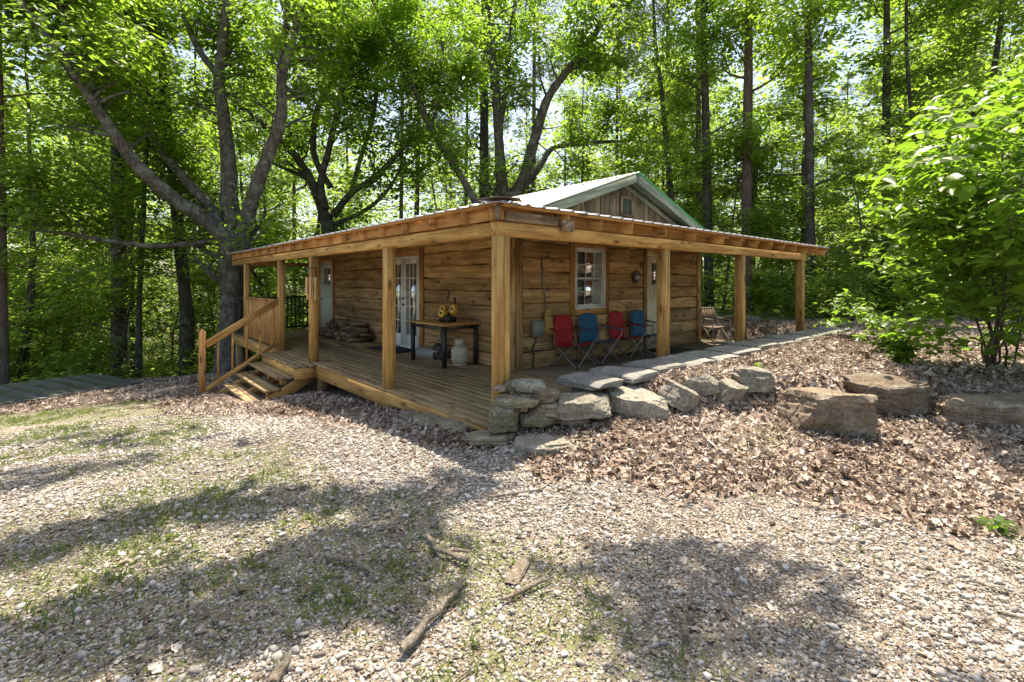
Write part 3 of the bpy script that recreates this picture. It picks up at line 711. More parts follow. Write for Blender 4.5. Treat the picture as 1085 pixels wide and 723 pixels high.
# bulb under the beam, meter box with conduit
mb = MB(260); mb.lathe([(.02, 0), (.022, -.03), (.02, -.05)], (1.0, 3.21, 2.24)); lb = part(mb, 'lamp_holder', M['black'])
mb = MB(2601); mb.tube([(1.0, 3.21, 2.235), (1.0, 3.21, 2.45)], .006, 6); mb.build('lamp_wire', M['black'], lb)
mb = MB(261); mb.lathe([(.015, 2.19-.0), (.03, 2.165), (.042, 2.13), (.036, 2.1), (.012, 2.085)], (1.0, 3.21, 0)); mb.build('bulb', M['bulb'], lb, smooth=True)
mb = MB(262); mb.box((2.63, WY-.16, .56), (2.85, WY-.045, .82), 2, bev=.01); eb = part(mb, 'electrical_box', M['boxgrey'])
mb = MB(263); mb.tube([(2.74, WY-.08, .57), (2.72, WY-.07, .45), (2.66, WY-.065, .36), (2.68, WY-.065, .2), (2.66, WY-.065, -.02)], .014, 8); mb.build('cable', M['black'], eb, smooth=True)
mb = MB(264); mb.box((2.86, WY-.11, .565), (3.40, WY-.045, .595), 0); part(mb, 'wall_ledge', M['siding'])

# ------------------------------------------------------------------ things on the porch
def camp_chair(mat, label, x, y, rz, lean=0, fold=1.0):
    t = empty('camp_chair', (x, y, 0), rz); tag(t, label, 'camp chair', 'folding camp chairs along the right wall')
    F = M[mat]; hw = .27*fold; aw = .36*fold
    # sling seat
    mb = MB(1); n = 6; V = []
    for i in range(n+1):
        u = -1+2*i/n
        for j in range(n+1):
            q = j/n; yy = -.24+.42*q
            zz = .43-.07*q-.035*(1-u*u)*(1-.3*abs(2*q-1))
            V.append((u*hw, yy, zz))
    Fc = [(i*(n+1)+j, (i+1)*(n+1)+j, (i+1)*(n+1)+j+1, i*(n+1)+j+1) for i in range(n) for j in range(n)]
    mb.add(V, Fc); s_ = mb.build('seat', F, t, smooth=True); s_.modifiers.new('t', 'SOLIDIFY').thickness = .012
    mb = MB(2); V = []; H = .56
    for i in range(n+1):
        u = -1+2*i/n
        for j in range(n+1):
            q = j/n; rw = hw*(1 if q < .86 else 1-.10*((q-.86)/.14)**2)
            top = H-(.05*u*u*u*u if j == n else 0)
            V.append((u*rw, .20+.045*q+.03*(1-u*u)+lean*q, .34+top*q))
    mb.add(V, Fc); s_ = mb.build('backrest', F, t, smooth=True); s_.modifiers.new('t', 'SOLIDIFY').thickness = .014
    for s in (-1, 1):
        mb = MB(3); V = []
        for i in range(6):
            q = i/5; yy = -.30+.54*q; zz = .62+.05*q-.025*math.sin(q*math.pi)
            V += [(s*(aw-.04), yy, zz), (s*(aw+.045), yy, zz+.004)]
        mb.add(V, [(2*i, 2*i+1, 2*i+3, 2*i+2) for i in range(5)]); s_ = mb.build('armrest', F, t, smooth=True); s_.modifiers.new('t', 'SOLIDIFY').thickness = .012
        ft = .27*fold
        def leg(p, q, nm='leg'):
            mb = MB(5); mb.tube([p, q], .0092, 8); o = mb.build(nm, M['alu'], t, smooth=True); return o
        fx, fy, ry = .30*fold, -.27, .27
        leg((s*fx, fy, .012), (-s*hw, fy+.03, .43)); leg((s*fx, ry, .012), (-s*hw, ry-.06, .37))
        leg((s*fx, fy, .012), (s*hw, ry-.04, .38)); leg((s*fx, ry, .012), (s*(hw+.02), fy+.03, .43))
        mb = MB(6); mb.tube([(s*hw, fy+.03, .42), (s*(aw-.01), fy-.005, .52), (s*aw, fy+.0, .62)], .0095, 8); mb.build('arm_support', M['alu'], t, smooth=True)
        mb = MB(7); mb.tube([(s*(hw-.02), .245, .36), (s*(hw-.02), .268, .62), (s*(hw-.03), .28+lean, .87)], .0095, 8); mb.build('back_upright', M['alu'], t, smooth=True)
        for yy in (fy, ry):
            mb = MB(8); mb.tube([(s*fx, yy, 0), (s*fx, yy, .02), (s*fx, yy, .035)], [.022, .02, .012], 8); mb.build('foot', M['black'], t)
    return t
camp_chair('red', 'wide red folding camp chair directly under the left part of the window', 3.40, 1.99, R(6))
camp_chair('blue', 'blue folding camp chair between the two red chairs', 4.08, 1.99, R(2))
camp_chair('red', 'narrow slumped red camp chair between the two blue chairs', 4.96, 2.0, R(-4), lean=.02, fold=.82)
camp_chair('blue', 'blue folding camp chair in front of the cream door', 5.66, 1.95, R(6))

t = empty('lawn_chair', (8.55, 1.95, 0), R(-18)); tag(t, 'old folding lawn chair with pale frame and brown slatted back near the cabin corner', 'lawn chair')
mb = MB(1); mb.tube([(-.27, .12, .36), (-.27, .26, .80), (-.24, .27, .84), (.24, .27, .84), (.27, .26, .80), (.27, .12, .36)], .013); mb.build('back_frame', M['tank'], t, smooth=True)
for k in range(6):
    mb = MB(2+k); x = -.2+.08*k; mb.bar((x, .145, .42), (x, .255, .81), .055, .012, up=(0, 1, 0)); mb.build('slat', M['wicker'], t)
mb = MB(9); mb.bar((-.25, .0, .38), (.25, .0, .38), .40, .02); mb.build('seat', M['wicker'], t)
for s in (-1, 1):
    mb = MB(10); mb.tube([(s*.28, -.24, .01), (s*.28, .10, .40), (s*.28, .24, .62)], .012); mb.build('leg', M['tank'], t, smooth=True)
    mb = MB(11); mb.tube([(s*.26, .28, .01), (s*.26, -.20, .40)], .012); mb.build('leg', M['tank'], t, smooth=True)
    mb = MB(12); mb.tube([(s*.29, -.24, .01), (s*.29, -.22, .58), (s*.29, .23, .60)], .012); mb.build('armrest', M['tank'], t, smooth=True)
mb = MB(13); mb.tube([(-.28, -.24, .02), (.28, -.24, .02)], .012); mb.build('foot_bar', M['tank'], t, smooth=True)

# table with the tools
t = empty('table', (1.88, 3.88, 0), 0); tag(t, 'narrow work table with worn wooden top and black metal legs on the left porch', 'table')
mb = MB(1); 
for k in range(5): mb.box((-.40+.16*k+.002, -.62, .725), (-.40+.16*(k+1)-.002, .62, .755), 1)
mb.build('table_top', M['pine_new'], t)
for sx in (-1, 1):
    for sy in (-1, 1):
        mb = MB(2); mb.bar((sx*.34, sy*.54, 0), (sx*.34, sy*.54, .722), .065, .065, up=(0, 1, 0)); mb.build('leg', M['dark_metal'], t)
mb = MB(3)
for sx in (-1, 1): mb.box((sx*.34-.015, -.50, .65), (sx*.34+.015, .50, .69), 1)
for sy in (-1, 1): mb.box((-.30, sy*.54-.015, .652), (.30, sy*.54+.015, .688), 0)
mb.build('rail', M['dark_metal'], t)
t = empty('yard_tool_set', (1.86, 3.72, .756), 0); tag(t, 'cluster of three yellow round tool heads with dark centres standing on the porch table', 'tools')
mb = MB(1); mb.box((-.09, -.14, 0), (.09, .14, .10), 0, bev=.015); mb.box((-.11, -.17, .0), (-.02, -.04, .14), 0, bev=.015); mb.box((.0, .05, .0), (.10, .17, .16), 0, bev=.015); mb.build('base', M['black'], t)
for (a, b_, c, r_) in ((-.1, .02, .16, .085), (.02, .16, .24, .075), (.03, -.15, .24, .075)):
    mb = MB(2); mb.lathe([(r_*.6, -.07), (r_*.95, -.05), (r_, 0), (r_*.95, .03), (r_*.7, .05)], n=16)
    o = mb.build('tool_head', M['yellow'], t, smooth=True); o.location = (a, b_, c); o.rotation_euler = (0, R(-78), R(20)); o.scale = (1.35 if b_ < -.1 else 1, .85 if b_ < -.1 else 1, 1)
    mb = MB(3); mb.lathe([(r_*.26, .045), (r_*.28, .06), (r_*.15, .065)], n=12); k_ = mb.build('hub', M['black'], o)
mb = MB(4); mb.tube([(.03, .17, .15), (.06, .09, .42)], .008); s1 = mb.build('shaft', M['alu'], t)
mb = MB(5); mb.tube([(.06, .09, .42), (.075, .045, .56)], .016); mb.build('grip', M['black'], s1)
mb = MB(6); mb.tube([(.05, -.13, .2), (.06, -.15, .42), (.06, -.15, .45)], [.022, .02, .03]); mb.build('shaft', M['black'], t)
t = empty('propane_tank', (1.95, 3.46, 0), 0); tag(t, 'off-white propane tank with collar standing under the porch table', 'gas tank')
mb = MB(1); mb.lathe([(.10, 0), (.11, .005), (.11, .03), (.115, .032), (.145, .06), (.156, .10), (.156, .25), (.15, .29), (.12, .33), (.06, .35)], n=28); mb.build('vessel', M['tank'], t, smooth=True)
mb = MB(2)
n = 20; V = []
for k in range(n+1):
    a = 2*math.pi*(k/n)*.78+.4
    for z in (.335, .465): V.append((.095*math.cos(a), .095*math.sin(a), z))
mb.add(V, [(2*k, 2*k+2, 2*k+3, 2*k+1) for k in range(n) if k not in (8, 9)]+[(2*k, 2*k+2, 2*k+3, 2*k+1) for k in ()]); o = mb.build('collar', M['tank'], t, smooth=True); o.modifiers.new('t', 'SOLIDIFY').thickness = .006
mb = MB(3); mb.lathe([(.025, .34), (.025, .40), (.035, .405), (.035, .425), (.01, .43)], n=12); mb.build('valve', M['alu'], t, smooth=True)
mb = MB(4); mb.lathe([(.118, 0), (.122, .002), (.122, .028), (.118, .03)], n=24); mb.build('foot_ring', M['tank'], t, smooth=True)
t = empty('storage_tub', (2.0, 4.45, 0), R(8)); tag(t, 'low grey plastic tub lying under the left end of the porch table', 'tub')
mb = MB(1)
lo = [(-.16, -.30), (.16, -.30), (.16, .30), (-.16, .30)]
V = [(x, y, 0) for x, y in lo]+[(x*1.12, y*1.08, .16) for x, y in lo]; mb.add(V, [(3, 2, 1, 0), (4, 5, 6, 7), (0, 1, 5, 4), (1, 2, 6, 5), (2, 3, 7, 6), (3, 0, 4, 7)]); mb.build('body', M['tubgrey'], t)
mb = MB(2); mb.bar((0, -.34, .17), (0, .34, .17), .40, .025, bev=.008); mb.build('lid', M['tubgrey'], t)
t = empty('shovel', (1.82, 4.15, 0), 0); tag(t, 'black bladed shovel leaning on the wall under the porch table', 'shovel')
mb = MB(1); V = []
for i in range(5):
    u = -1+i/2
    for q, (z, wd) in enumerate(((.02, .05), (.10, .11), (.26, .13), (.31, .08))): V.append((.0+.03*u*u+z*.25, u*wd, z))
mb.add(V, [(i*4+j, (i+1)*4+j, (i+1)*4+j+1, i*4+j+1) for i in range(4) for j in range(3)]); o = mb.build('blade', M['black'], t, smooth=True); o.modifiers.new('t', 'SOLIDIFY').thickness = .006
mb = MB(2); mb.tube([(.08, 0, .30), (.20, -.03, .62)], .014); mb.build('shaft', M['alu'], t)
mb = MB(3); mb.tube([(.20, -.03, .60), (.225, -.035, .665)], .02); mb.build('grip', M['black'], t)
# mats
def floor_mat(x0, x1, y0, y1, z, label):
    mb = MB(1); mb.box((x0, y0, z+.001), (x1, y1, z+.014), 1, bev=.004); rim = MB(2)
    for a, b_ in (((x0, y0), (x1, y0)), ((x1, y0), (x1, y1)), ((x1, y1), (x0, y1)), ((x0, y1), (x0, y0))): rim.tube([(a[0], a[1], z+.012), (b_[0], b_[1], z+.012)], .008, 6)
    e = empty('door_mat', (0, 0, 0)); tag(e, label, 'mat'); mb.build('pile', M['mat'], e); rim.build('rim', M['black'], e)
floor_mat(1.65, 2.25, 5.4, 6.6, 0, 'dark mat on the deck in front of the white french doors')
floor_mat(6.0, 6.9, 1.65, 2.2, 0, 'small dark mat on the floor at the cream door')
# split logs against the wall
rng = random.Random(77); proto = None
def log_mesh(seed):
    rg = random.Random(seed); mb = MB(seed); L = rg.uniform(.36, .46); n = rg.choice((3, 4, 5)); r0 = rg.uniform(.055, .085)
    an = sorted(rg.uniform(0, 6.28) for _ in range(n)); an = [2*math.pi*k/n+rg.uniform(-.35, .35) for k in range(n)]
    rs = [r0*rg.uniform(.75, 1.2) for _ in range(n)]
    V = []
    for s in (-1, 1):
        for a, r_ in zip(an, rs): V.append((s*L/2+rg.uniform(-.01, .01), r_*math.cos(a), r_*math.sin(a)))
    mb.add(V, [tuple(range(n-1, -1, -1)), tuple(range(n, 2*n))]+[(k, (k+1) % n, n+(k+1) % n, n+k) for k in range(n)], V)
    return mb
lp = []
for s in range(6):
    o = log_mesh(s+900).build('split_log', M['firewood']); tag(o, 'split firewood log in the loose pile by the wall between the doors', 'log', 'split logs of the firewood pile'); lp.append(o)
k = 0
for row in range(4):
    for col in range(15-2*row):
        y = 7.62+row*.11+col*.165+rng.uniform(-.03, .03)
        for dpt in range(2 if row < 2 else 1):
            o = lp[k] if k < 6 else lp[k % 6].copy()
            if k >= 6: COL.objects.link(o)
            o.location = (1.99-.19*dpt+rng.uniform(-.05, .05), y, .075+row*.115-dpt*row*.02+rng.uniform(-.01, .015)); o.rotation_euler = (rng.uniform(0, 6), rng.uniform(-.2, .2), rng.uniform(-.9, .9)); k += 1
# broom, wall ornament, wind chime
t = empty('broom', (2.98, WY-.12, .6), 0); tag(t, 'straw broom with thin pale handle leaning upright beside the grey electrical box', 'broom')
mb = MB(1); mb.tube([(-.10, .065, 1.33), (-.03, .03, .42)], .012); mb.tube([(-.101, .066, 1.34), (-.103, .067, 1.37)], .014); mb.build('handle', M['alu'], t)
mb = MB(2); V = []
for q, (z, wd, th) in enumerate(((.42, .03, .03), (.38, .07, .04), (.25, .10, .045), (.06, .13, .05), (.0, .135, .045))):
    for i in range(10):
        a = 2*math.pi*i/10; V.append((wd*math.cos(a)-.02*z+.03*(1-z/.42), th*.6*math.sin(a), z))
mb.add(V, [(q*10+i, q*10+(i+1) % 10, (q+1)*10+(i+1) % 10, (q+1)*10+i) for q in range(4) for i in range(10)]+[tuple(range(40, 50)), tuple(range(9, -1, -1))]); mb.build('bristles', M['straw'], t)
mb = MB(3); mb.bar((-.075, -.0, .30), (.085, -.0, .30), .065, .012); mb.build('binding', M['black'], t)
t = empty('wall_ornament', (5.70, WY-.05, 1.6), 0); tag(t, 'small round grey metal ornament on the wall between window and cream door', 'ornament')
mb = MB(1); mb.tube([(.13*math.cos(a), -.03, .13*math.sin(a)) for a in np.linspace(0, 2*math.pi, 20)], .012, 6, cap=False); mb.build('ring', M['dark_metal'], t)
mb = MB(2); mb.lathe([(.02, -.05), (.09, -.03), (.10, 0), (.07, .03), (.02, .04)], n=14); o = mb.build('disc', M['alu'], t, smooth=True); o.rotation_euler = (R(90), 0, 0); o.location = (0, -.06, -.01)
t = empty('wire_decoration', (6.0-.08, WY-.06, 1.85), 0); tag(t, 'rusty star-shaped wire decoration on the wall above the round ornament', 'decoration')
mb = MB(1)
pts = [(.09*math.cos(R(90+144*i)), -.012, .09*math.sin(R(90+144*i))) for i in range(6)]
for a, b_ in zip(pts[:-1], pts[1:]): mb.tube([a, b_], .006, 6)
mb.tube([(0, -.012, .09), (0, -.0, .15)], .004, 5); mb.build('wire_star', M['capmetal'], t)
t = empty('wind_chime', (-.10, 5.15, 1.75), 0); tag(t, 'bamboo wind chime hanging from the porch beam beside the stair post', 'wind chime')
mb = MB(1); mb.tube([(.0, .0, .0), (.05, 0, .23), (.1, 0, .26)], .004, 5); mb.tube([(.09*math.cos(a), .09*math.sin(a), -.0) for a in np.linspace(0, 2*math.pi, 14)], .007, 6, cap=False); mb.build('hanger', M['black'], t)
for k in range(6):
    a = 2*math.pi*k/6; x, y = .085*math.cos(a), .085*math.sin(a); L = .30+.05*(k % 3)
    mb = MB(2+k); mb.tube([(x, y, -.17), (x, y, -.17-L)], .022, 10); o = mb.build('chime_tube', M['bamboo'], t, smooth=True)
    mb = MB(9); mb.tube([(x, y, 0), (x, y, -.17)], .003, 5); mb.build('cord', M['black'], o)
# old roof sheets on the ground at the edge of the woods
P0, P1 = np.array((-5.1, 9.6)), np.array((-2.2, 12.1)); dv = (P1-P0)/np.linalg.norm(P1-P0); nv = np.array((-dv[1], dv[0]))
cen = (P0+P1)/2+nv*.7; L = 3.9; Wd = 1.7
t = empty('roof_sheets', (cen[0], cen[1], float(zt(*cen))), math.atan2(dv[1], dv[0])); tag(t, 'row of old grey-green ribbed metal sheets lying on the ground at the wood edge', 'metal sheets')
for k in range(9):
    mb = MB(k); x0 = -L/2+k*L/9; x1 = x0+L/9*1.08; V = []; prof = [(0, .0), (.02, .018), (.05, .018), (.07, 0), (.93, 0), (.95, .018), (.98, .018), (1, 0)]
    rg = random.Random(k+5); off = rg.uniform(-.08, .08)
    for q in range(6):
        y = -Wd/2+Wd*q/5+off
        for u, dz in prof:
            x = x0+(x1-x0)*u; gx_, gy_ = cen+dv*x+nv*y
            V.append((x, y, float(zt(gx_, gy_))-float(zt(*cen))+.05+dz+.30*sstep(-.9, .8, y)+.012*k%2*.01))
    n = len(prof); mb.add(V, [(q*n+i, q*n+i+1, (q+1)*n+i+1, (q+1)*n+i) for q in range(5) for i in range(n-1)])
    o = mb.build('sheet', M['sheet'], t); o.modifiers.new('t', 'SOLIDIFY').thickness = .004

# ------------------------------------------------------------------ stones
def rock_mesh(seed, lx, ly, lz, mat, blocky=.75, rough=1.0, n=14):
    """broken sandstone block: trimmed edges, split layers, chipped faces; bottom at z=0"""
    rg = random.Random(seed); bm = bmesh.new(); bmesh.ops.create_cube(bm, size=2); n = int(n*1.6)
    bmesh.ops.subdivide_edges(bm, edges=bm.edges[:], cuts=n, use_grid_fill=True)
    o = Vector((rg.uniform(0, 99), rg.uniform(0, 99), rg.uniform(0, 99)))
    sk = [rg.uniform(-.20, .20) for _ in range(6)]; planes = []; mn = min(lx, ly, lz)
    for sx in (-1, 1):
        for sy in (-1, 1):
            planes.append((Vector((sx, sy, rg.uniform(-.25, .35))).normalized(), rg.uniform(1.02, 1.30)))
            planes.append((Vector((sx*rg.uniform(.3, 1), sy*rg.uniform(.3, 1), rg.uniform(.5, 1.1))).normalized(), rg.uniform(1.05, 1.45)))
        planes.append((Vector((sx, rg.uniform(-.4, .4), rg.uniform(-.3, .4))).normalized(), rg.uniform(.88, 1.08)))
        planes.append((Vector((rg.uniform(-.3, .3), sx, rg.uniform(-.4, .3))).normalized(), rg.uniform(.88, 1.08)))
        planes.append((Vector((rg.uniform(-.25, .25), rg.uniform(-.25, .25), 1)).normalized(), rg.uniform(.9, 1.0)))
    if rough < .5: planes = [(d, k+.22) for d, k in planes]; sk = [v*.35 for v in sk]
    lay = [rg.uniform(-.05, .05) for _ in range(9)]
    for v in bm.verts:
        p = v.co.copy()
        if blocky < .6:
            l = (abs(p.x)**3.5+abs(p.y)**3.5+abs(p.z)**3.5)**(1/3.5); p = p/l
        for d, k in planes:
            q = p.dot(d)-k
            if q > 0: p -= d*q
        x, y, z = p
        g = 1+lay[int((z+1)*2.99+.6*mnoise.noise(Vector((x*1.2, y*1.2, 0))+o))]*rough; x *= g; y *= g
        x += sk[0]*y+sk[1]*z*.6; y += sk[2]*x*.6+sk[3]*z*.5; z += sk[4]*x*.25+sk[5]*y*.25
        P = Vector((x*lx/2, y*ly/2, z*lz/2)); dr = v.co.normalized()
        nz = mnoise.fractal(P*(1.0/mn)+o, .8, 2.2, 5)*.085*mn*rough
        vd = mnoise.voronoi(P*(1.9/mn)+o)[0]; nz += (vd[0]-.4)*.07*mn*rough - max(0, .10-(vd[1]-vd[0]))*.5*mn*rough
        v.co = P+dr*nz; v.co.z += lz/2
    me = bpy.data.meshes.new('stone'); bm.to_mesh(me); bm.free()
    me.polygons.foreach_set('use_smooth', np.ones(len(me.polygons), bool))
    try: me.set_sharp_from_angle(angle=R(24))
    except Exception: pass
    me.materials.append(M[mat]); return me
def rock(name, label, cat, x, y, lx, ly, lz, rz=0, sink=.05, mat='rock', seed=1, tilt=(0, 0), z=None, group=None, blocky=.75, rough=1.0, n=14):
    o = bpy.data.objects.new(name, rock_mesh(seed, lx, ly, lz, mat, blocky, rough, n)); COL.objects.link(o)
    zz = float(zt(x, y)) if z is None else z
    o.location = (x, y, zz-sink); o.rotation_euler = (tilt[0], tilt[1], rz); tag(o, label, cat, group); return o
VR = -YAW   # a stone laid square to the line of sight
def prock(name, label, cat, px, py, F, lx, ly, lz, **k):
    p = at(px, py, F); k.setdefault('rz', VR); return rock(name, label, cat, p[0], p[1], lx, ly, lz, z=p[2], **k)
G1 = 'boulders edging the leaf bank'
rock('boulder', 'largest brown square-cut boulder in front of the leaf bank', 'boulder', 2.36, -2.20, .68, .55, .45, rz=VR-.10, sink=.10, mat='rock_brown', seed=3, tilt=(-.05, .06), group=G1, rough=.8, n=20)
rock('boulder', 'low flat-topped grey-brown boulder right behind the largest boulder', 'boulder', 3.45, -2.50, .80, .55, .34, rz=VR+.12, sink=.06, mat='rock_brown', seed=9, group=G1, n=18)
rock('boulder', 'long rounded boulder in shade under the leafy sapling', 'boulder', 3.85, -3.30, 1.05, .5, .34, rz=VR-.05, sink=.08, mat='rock_brown', seed=14, group=G1, blocky=.4, n=16)
G2 = 'edging stones along the leaf bank'
rock('edging_stone', 'broad slanting grey stone, largest of the row before the leaf bank', 'stone', 1.22, -.80, .58, .40, .25, rz=VR-.1, sink=.06, seed=21, tilt=(.12, .1), group=G2, n=18)
prock('edging_stone', 'long low pale slab stone directly left of the broad slanting grey stone', 'stone', 616, 437, 4.8, .55, .36, .165, rz=VR+.08, sink=0, mat='rock', seed=22, tilt=(.06, -.04), group=G2, n=18)
rock('edging_stone', 'pointed leaning stone right of the broad slanting grey stone', 'stone', 1.62, -1.02, .34, .32, .24, rz=VR+.6, sink=.05, seed=23, tilt=(.25, .35), group=G2)
rock('edging_stone', 'small tilted stone propped on its edge mid row', 'stone', 1.98, -1.18, .30, .26, .24, rz=VR-.5, sink=.05, seed=24, tilt=(-.1, -.4), group=G2)
rock('edging_stone', 'small grey triangular stone beside the tilted stone', 'stone', 2.14, -1.34, .28, .24, .22, rz=VR+.3, sink=.07, seed=25, tilt=(.2, .2), group=G2)
rock('edging_stone', 'squarish pale stone ending the row, left of the largest boulder', 'stone', 2.48, -1.48, .40, .30, .24, rz=VR, sink=.05, seed=26, group=G2)
# stacked corner
G3 = 'dry stacked stones at the porch corner'
S = lambda label, px, py, F, lx, ly, lz, seed, mat='rock_moss', **k: prock('stacked_stone', label, 'stone', px, py, F, lx, ly, lz, seed=seed, mat=mat, sink=0, group=G3, **k)
S('tall mossy block at the foot of the corner post carrying the long slab', 535, 454, 4.72, .27, .30, .25, 41)
S('long mossy slab jutting left in front of the corner post', 548, 429, 4.72, .47, .30, .075, 42, rz=VR-.16)
S('small orange-brown stone chip on the left end of the long slab', 529, 414, 4.72, .12, .10, .045, 43, 'rock_brown')
S('rounded mossy stone tucked between corner post and the dark top stone', 541, 415, 4.95, .18, .20, .105, 44, blocky=.4)
S('dark grey lumpy stone on top of the stack', 561, 415, 4.85, .34, .26, .12, 45, 'rock', blocky=.4)
S('small wedge stone beneath the dark top stone', 561, 422, 4.85, .20, .2, .06, 46)
S('brown square stone right of the stack top', 578, 425, 4.75, .25, .22, .12, 47, 'rock_brown', rz=VR+.2)
S('brown block under the brown square stone', 578, 438, 4.75, .30, .26, .12, 48, 'rock_brown')
S('dark brown stone at the bottom of the stack', 570, 449, 4.75, .34, .26, .11, 49, 'rock_moss')
S('low brown block under the long pale slab stone', 602, 447, 4.78, .38, .25, .13, 50, 'rock_brown')
S('mossy footing stone under the left end of the row', 623, 441, 4.9, .30, .22, .11, 53, 'rock_moss')
rock('flat_stone', 'flat mossy stone on the ground before the corner post', 'stone', -.20, -.16, .42, .26, .07, rz=VR, sink=.0, mat='rock_moss', seed=51, group='flat stones by the deck')
rock('flat_stone', 'large pale flat slab half buried in leaves before the stack', 'stone', .06, -.66, .62, .34, .09, rz=VR+.12, sink=.04, mat='rock', seed=52, group='flat stones by the deck', tilt=(.05, 0), n=18)
for i, (x, y, lx, ly, lab) in enumerate(((-.14, 1.52, .42, .28, 'mossy flat stone furthest left under the deck edge'), (-.17, 1.06, .52, .32, 'middle mossy flat stone along the deck edge'), (-.10, .62, .50, .3, 'mossy flat stone along the deck edge nearest the corner post'))):
    rock('flat_stone', lab, 'stone', x, y, lx, ly, .08, rz=.9+.2*i, sink=.02, mat='rock_moss', seed=60+i, group='flat stones by the deck')
# flagstones
xs_ = [.66, 1.2, 1.8, 2.45, 3.15, 3.9, 4.7, 5.5, 6.3, 7.15, 8.0, 8.85, 9.55]
names = ['first', 'second', 'third', 'fourth', 'fifth', 'sixth', 'seventh', 'eighth', 'ninth', 'tenth', 'eleventh', 'twelfth']
rg = random.Random(12)
for i in range(12):
    a, b_ = xs_[i], xs_[i+1]; x = (a+b_)/2; wd = b_-a-.085; yo = -.41+rg.uniform(-.03, .03); dp = .58+rg.uniform(-.06, .06)
    rock('flagstone', '%s flagstone along the right porch counted from the corner post' % names[i], 'flagstone', x, yo, wd, dp, .075, rz=rg.uniform(-.13, .13), z=.468+rg.uniform(-.014, .012), sink=.06, mat='flag', seed=80+i, tilt=(rg.uniform(-.02, .02), rg.uniform(-.015, .015)), group='flagstone walk along the right porch', rough=.4, n=10)
for i, (x, y, lx, ly, lz, lab) in enumerate(((9.6, 2.6, .7, .5, .16, 'flat pale rock beyond the far end of the right porch'), (8.9, 3.1, .6, .45, .25, 'brown rock beside the lawn chair past the cabin corner'), (11.2, 2.4, .9, .6, .25, 'mossy low rock at the wood edge beyond the last porch post'))):
    rock('ground_rock', lab, 'rock', x, y, lx, ly, lz, rz=i, sink=.05, mat=('flag', 'rock_brown', 'rock_moss')[i], seed=120+i)
# sticks and bark on the drive
def stick(name, label, pts, rad, seed, mat='stick', side=None):
    mb = MB(seed); rg = random.Random(seed); P = []
    for i in range(len(pts)-1):
        for k in range(4):
            q = k/4; P.append(np.array(pts[i])*(1-q)+np.array(pts[i+1])*q)
    P.append(np.array(pts[-1])); W = []
    for i, p in enumerate(P):
        p = p+np.array((rg.uniform(-.010, .010), rg.uniform(-.010, .010))); W.append((p[0], p[1], float(zt(*p))+rad*1.0+.012+rg.uniform(0, .008)))
    rr = [rad*(1-.45*i/(len(P)-1))*rg.uniform(.8, 1.2) for i in range(len(P))]; rr[-1] *= .5; rr[0] *= .85
    mb.tube(W, rr, 10, lump=.35)
    for s in side or ():
        p = Vector(W[s[0]]); mb.tube([p, p+Vector((s[1]*.5, s[2]*.5, .01)), p+Vector((s[1], s[2], .0))], [rad*.55, rad*.45, rad*.25], 7)
    o = mb.build(name, M[mat], None, smooth=True); c = np.mean(W, 0); tag(o, label, 'stick', 'fallen sticks on the gravel'); return o
stick('fallen_stick', 'thick pale broken stick, largest on the gravel at lower centre', [(-2.13, -1.97), (-1.9, -1.85), (-1.62, -1.72)], .021, 1)
stick('fallen_stick', 'short forked stick just beyond the thick pale stick', [(-1.55, -1.62), (-1.62, -1.40), (-1.55, -1.2)], .020, 2, side=((3, .12, -.1),))
stick('fallen_stick', 'thin straight grey stick right of the thick pale stick', [(-1.60, -1.98), (-1.30, -2.02)], .012, 3)
stick('fallen_stick', 'knobbly stick lying in the shade at lower right', [(-1.17, -2.69), (-1.05, -2.62), (-.86, -2.55)], .017, 4, side=((3, .05, .1),))
stick('fallen_stick', 'slim stick beside the knobbly one in the right-hand shade', [(-.98, -2.92), (-.82, -2.66)], .011, 5)
stick('fallen_stick', 'dark curved stick in the shade on the left of the drive', [(-2.12, -1.05), (-2.02, -1.22), (-1.98, -1.42)], .018, 6)
stick('fallen_stick', 'pale split stick at the bottom left of the drive', [(-2.58, -1.78), (-2.48, -1.66)], .022, 7)
stick('fallen_stick', 'thin branching twig in front of the flat slab', [(-.95, -1.05), (-.6, -1.2), (-.3, -1.15)], .008, 8, side=((4, .1, .12),))
rock('bark_piece', 'flat brown piece of bark on the gravel at lower centre', 'bark', -1.36, -1.83, .26, .075, .022, rz=.5, sink=.0, mat='stick', seed=140, rough=1.6, n=8)

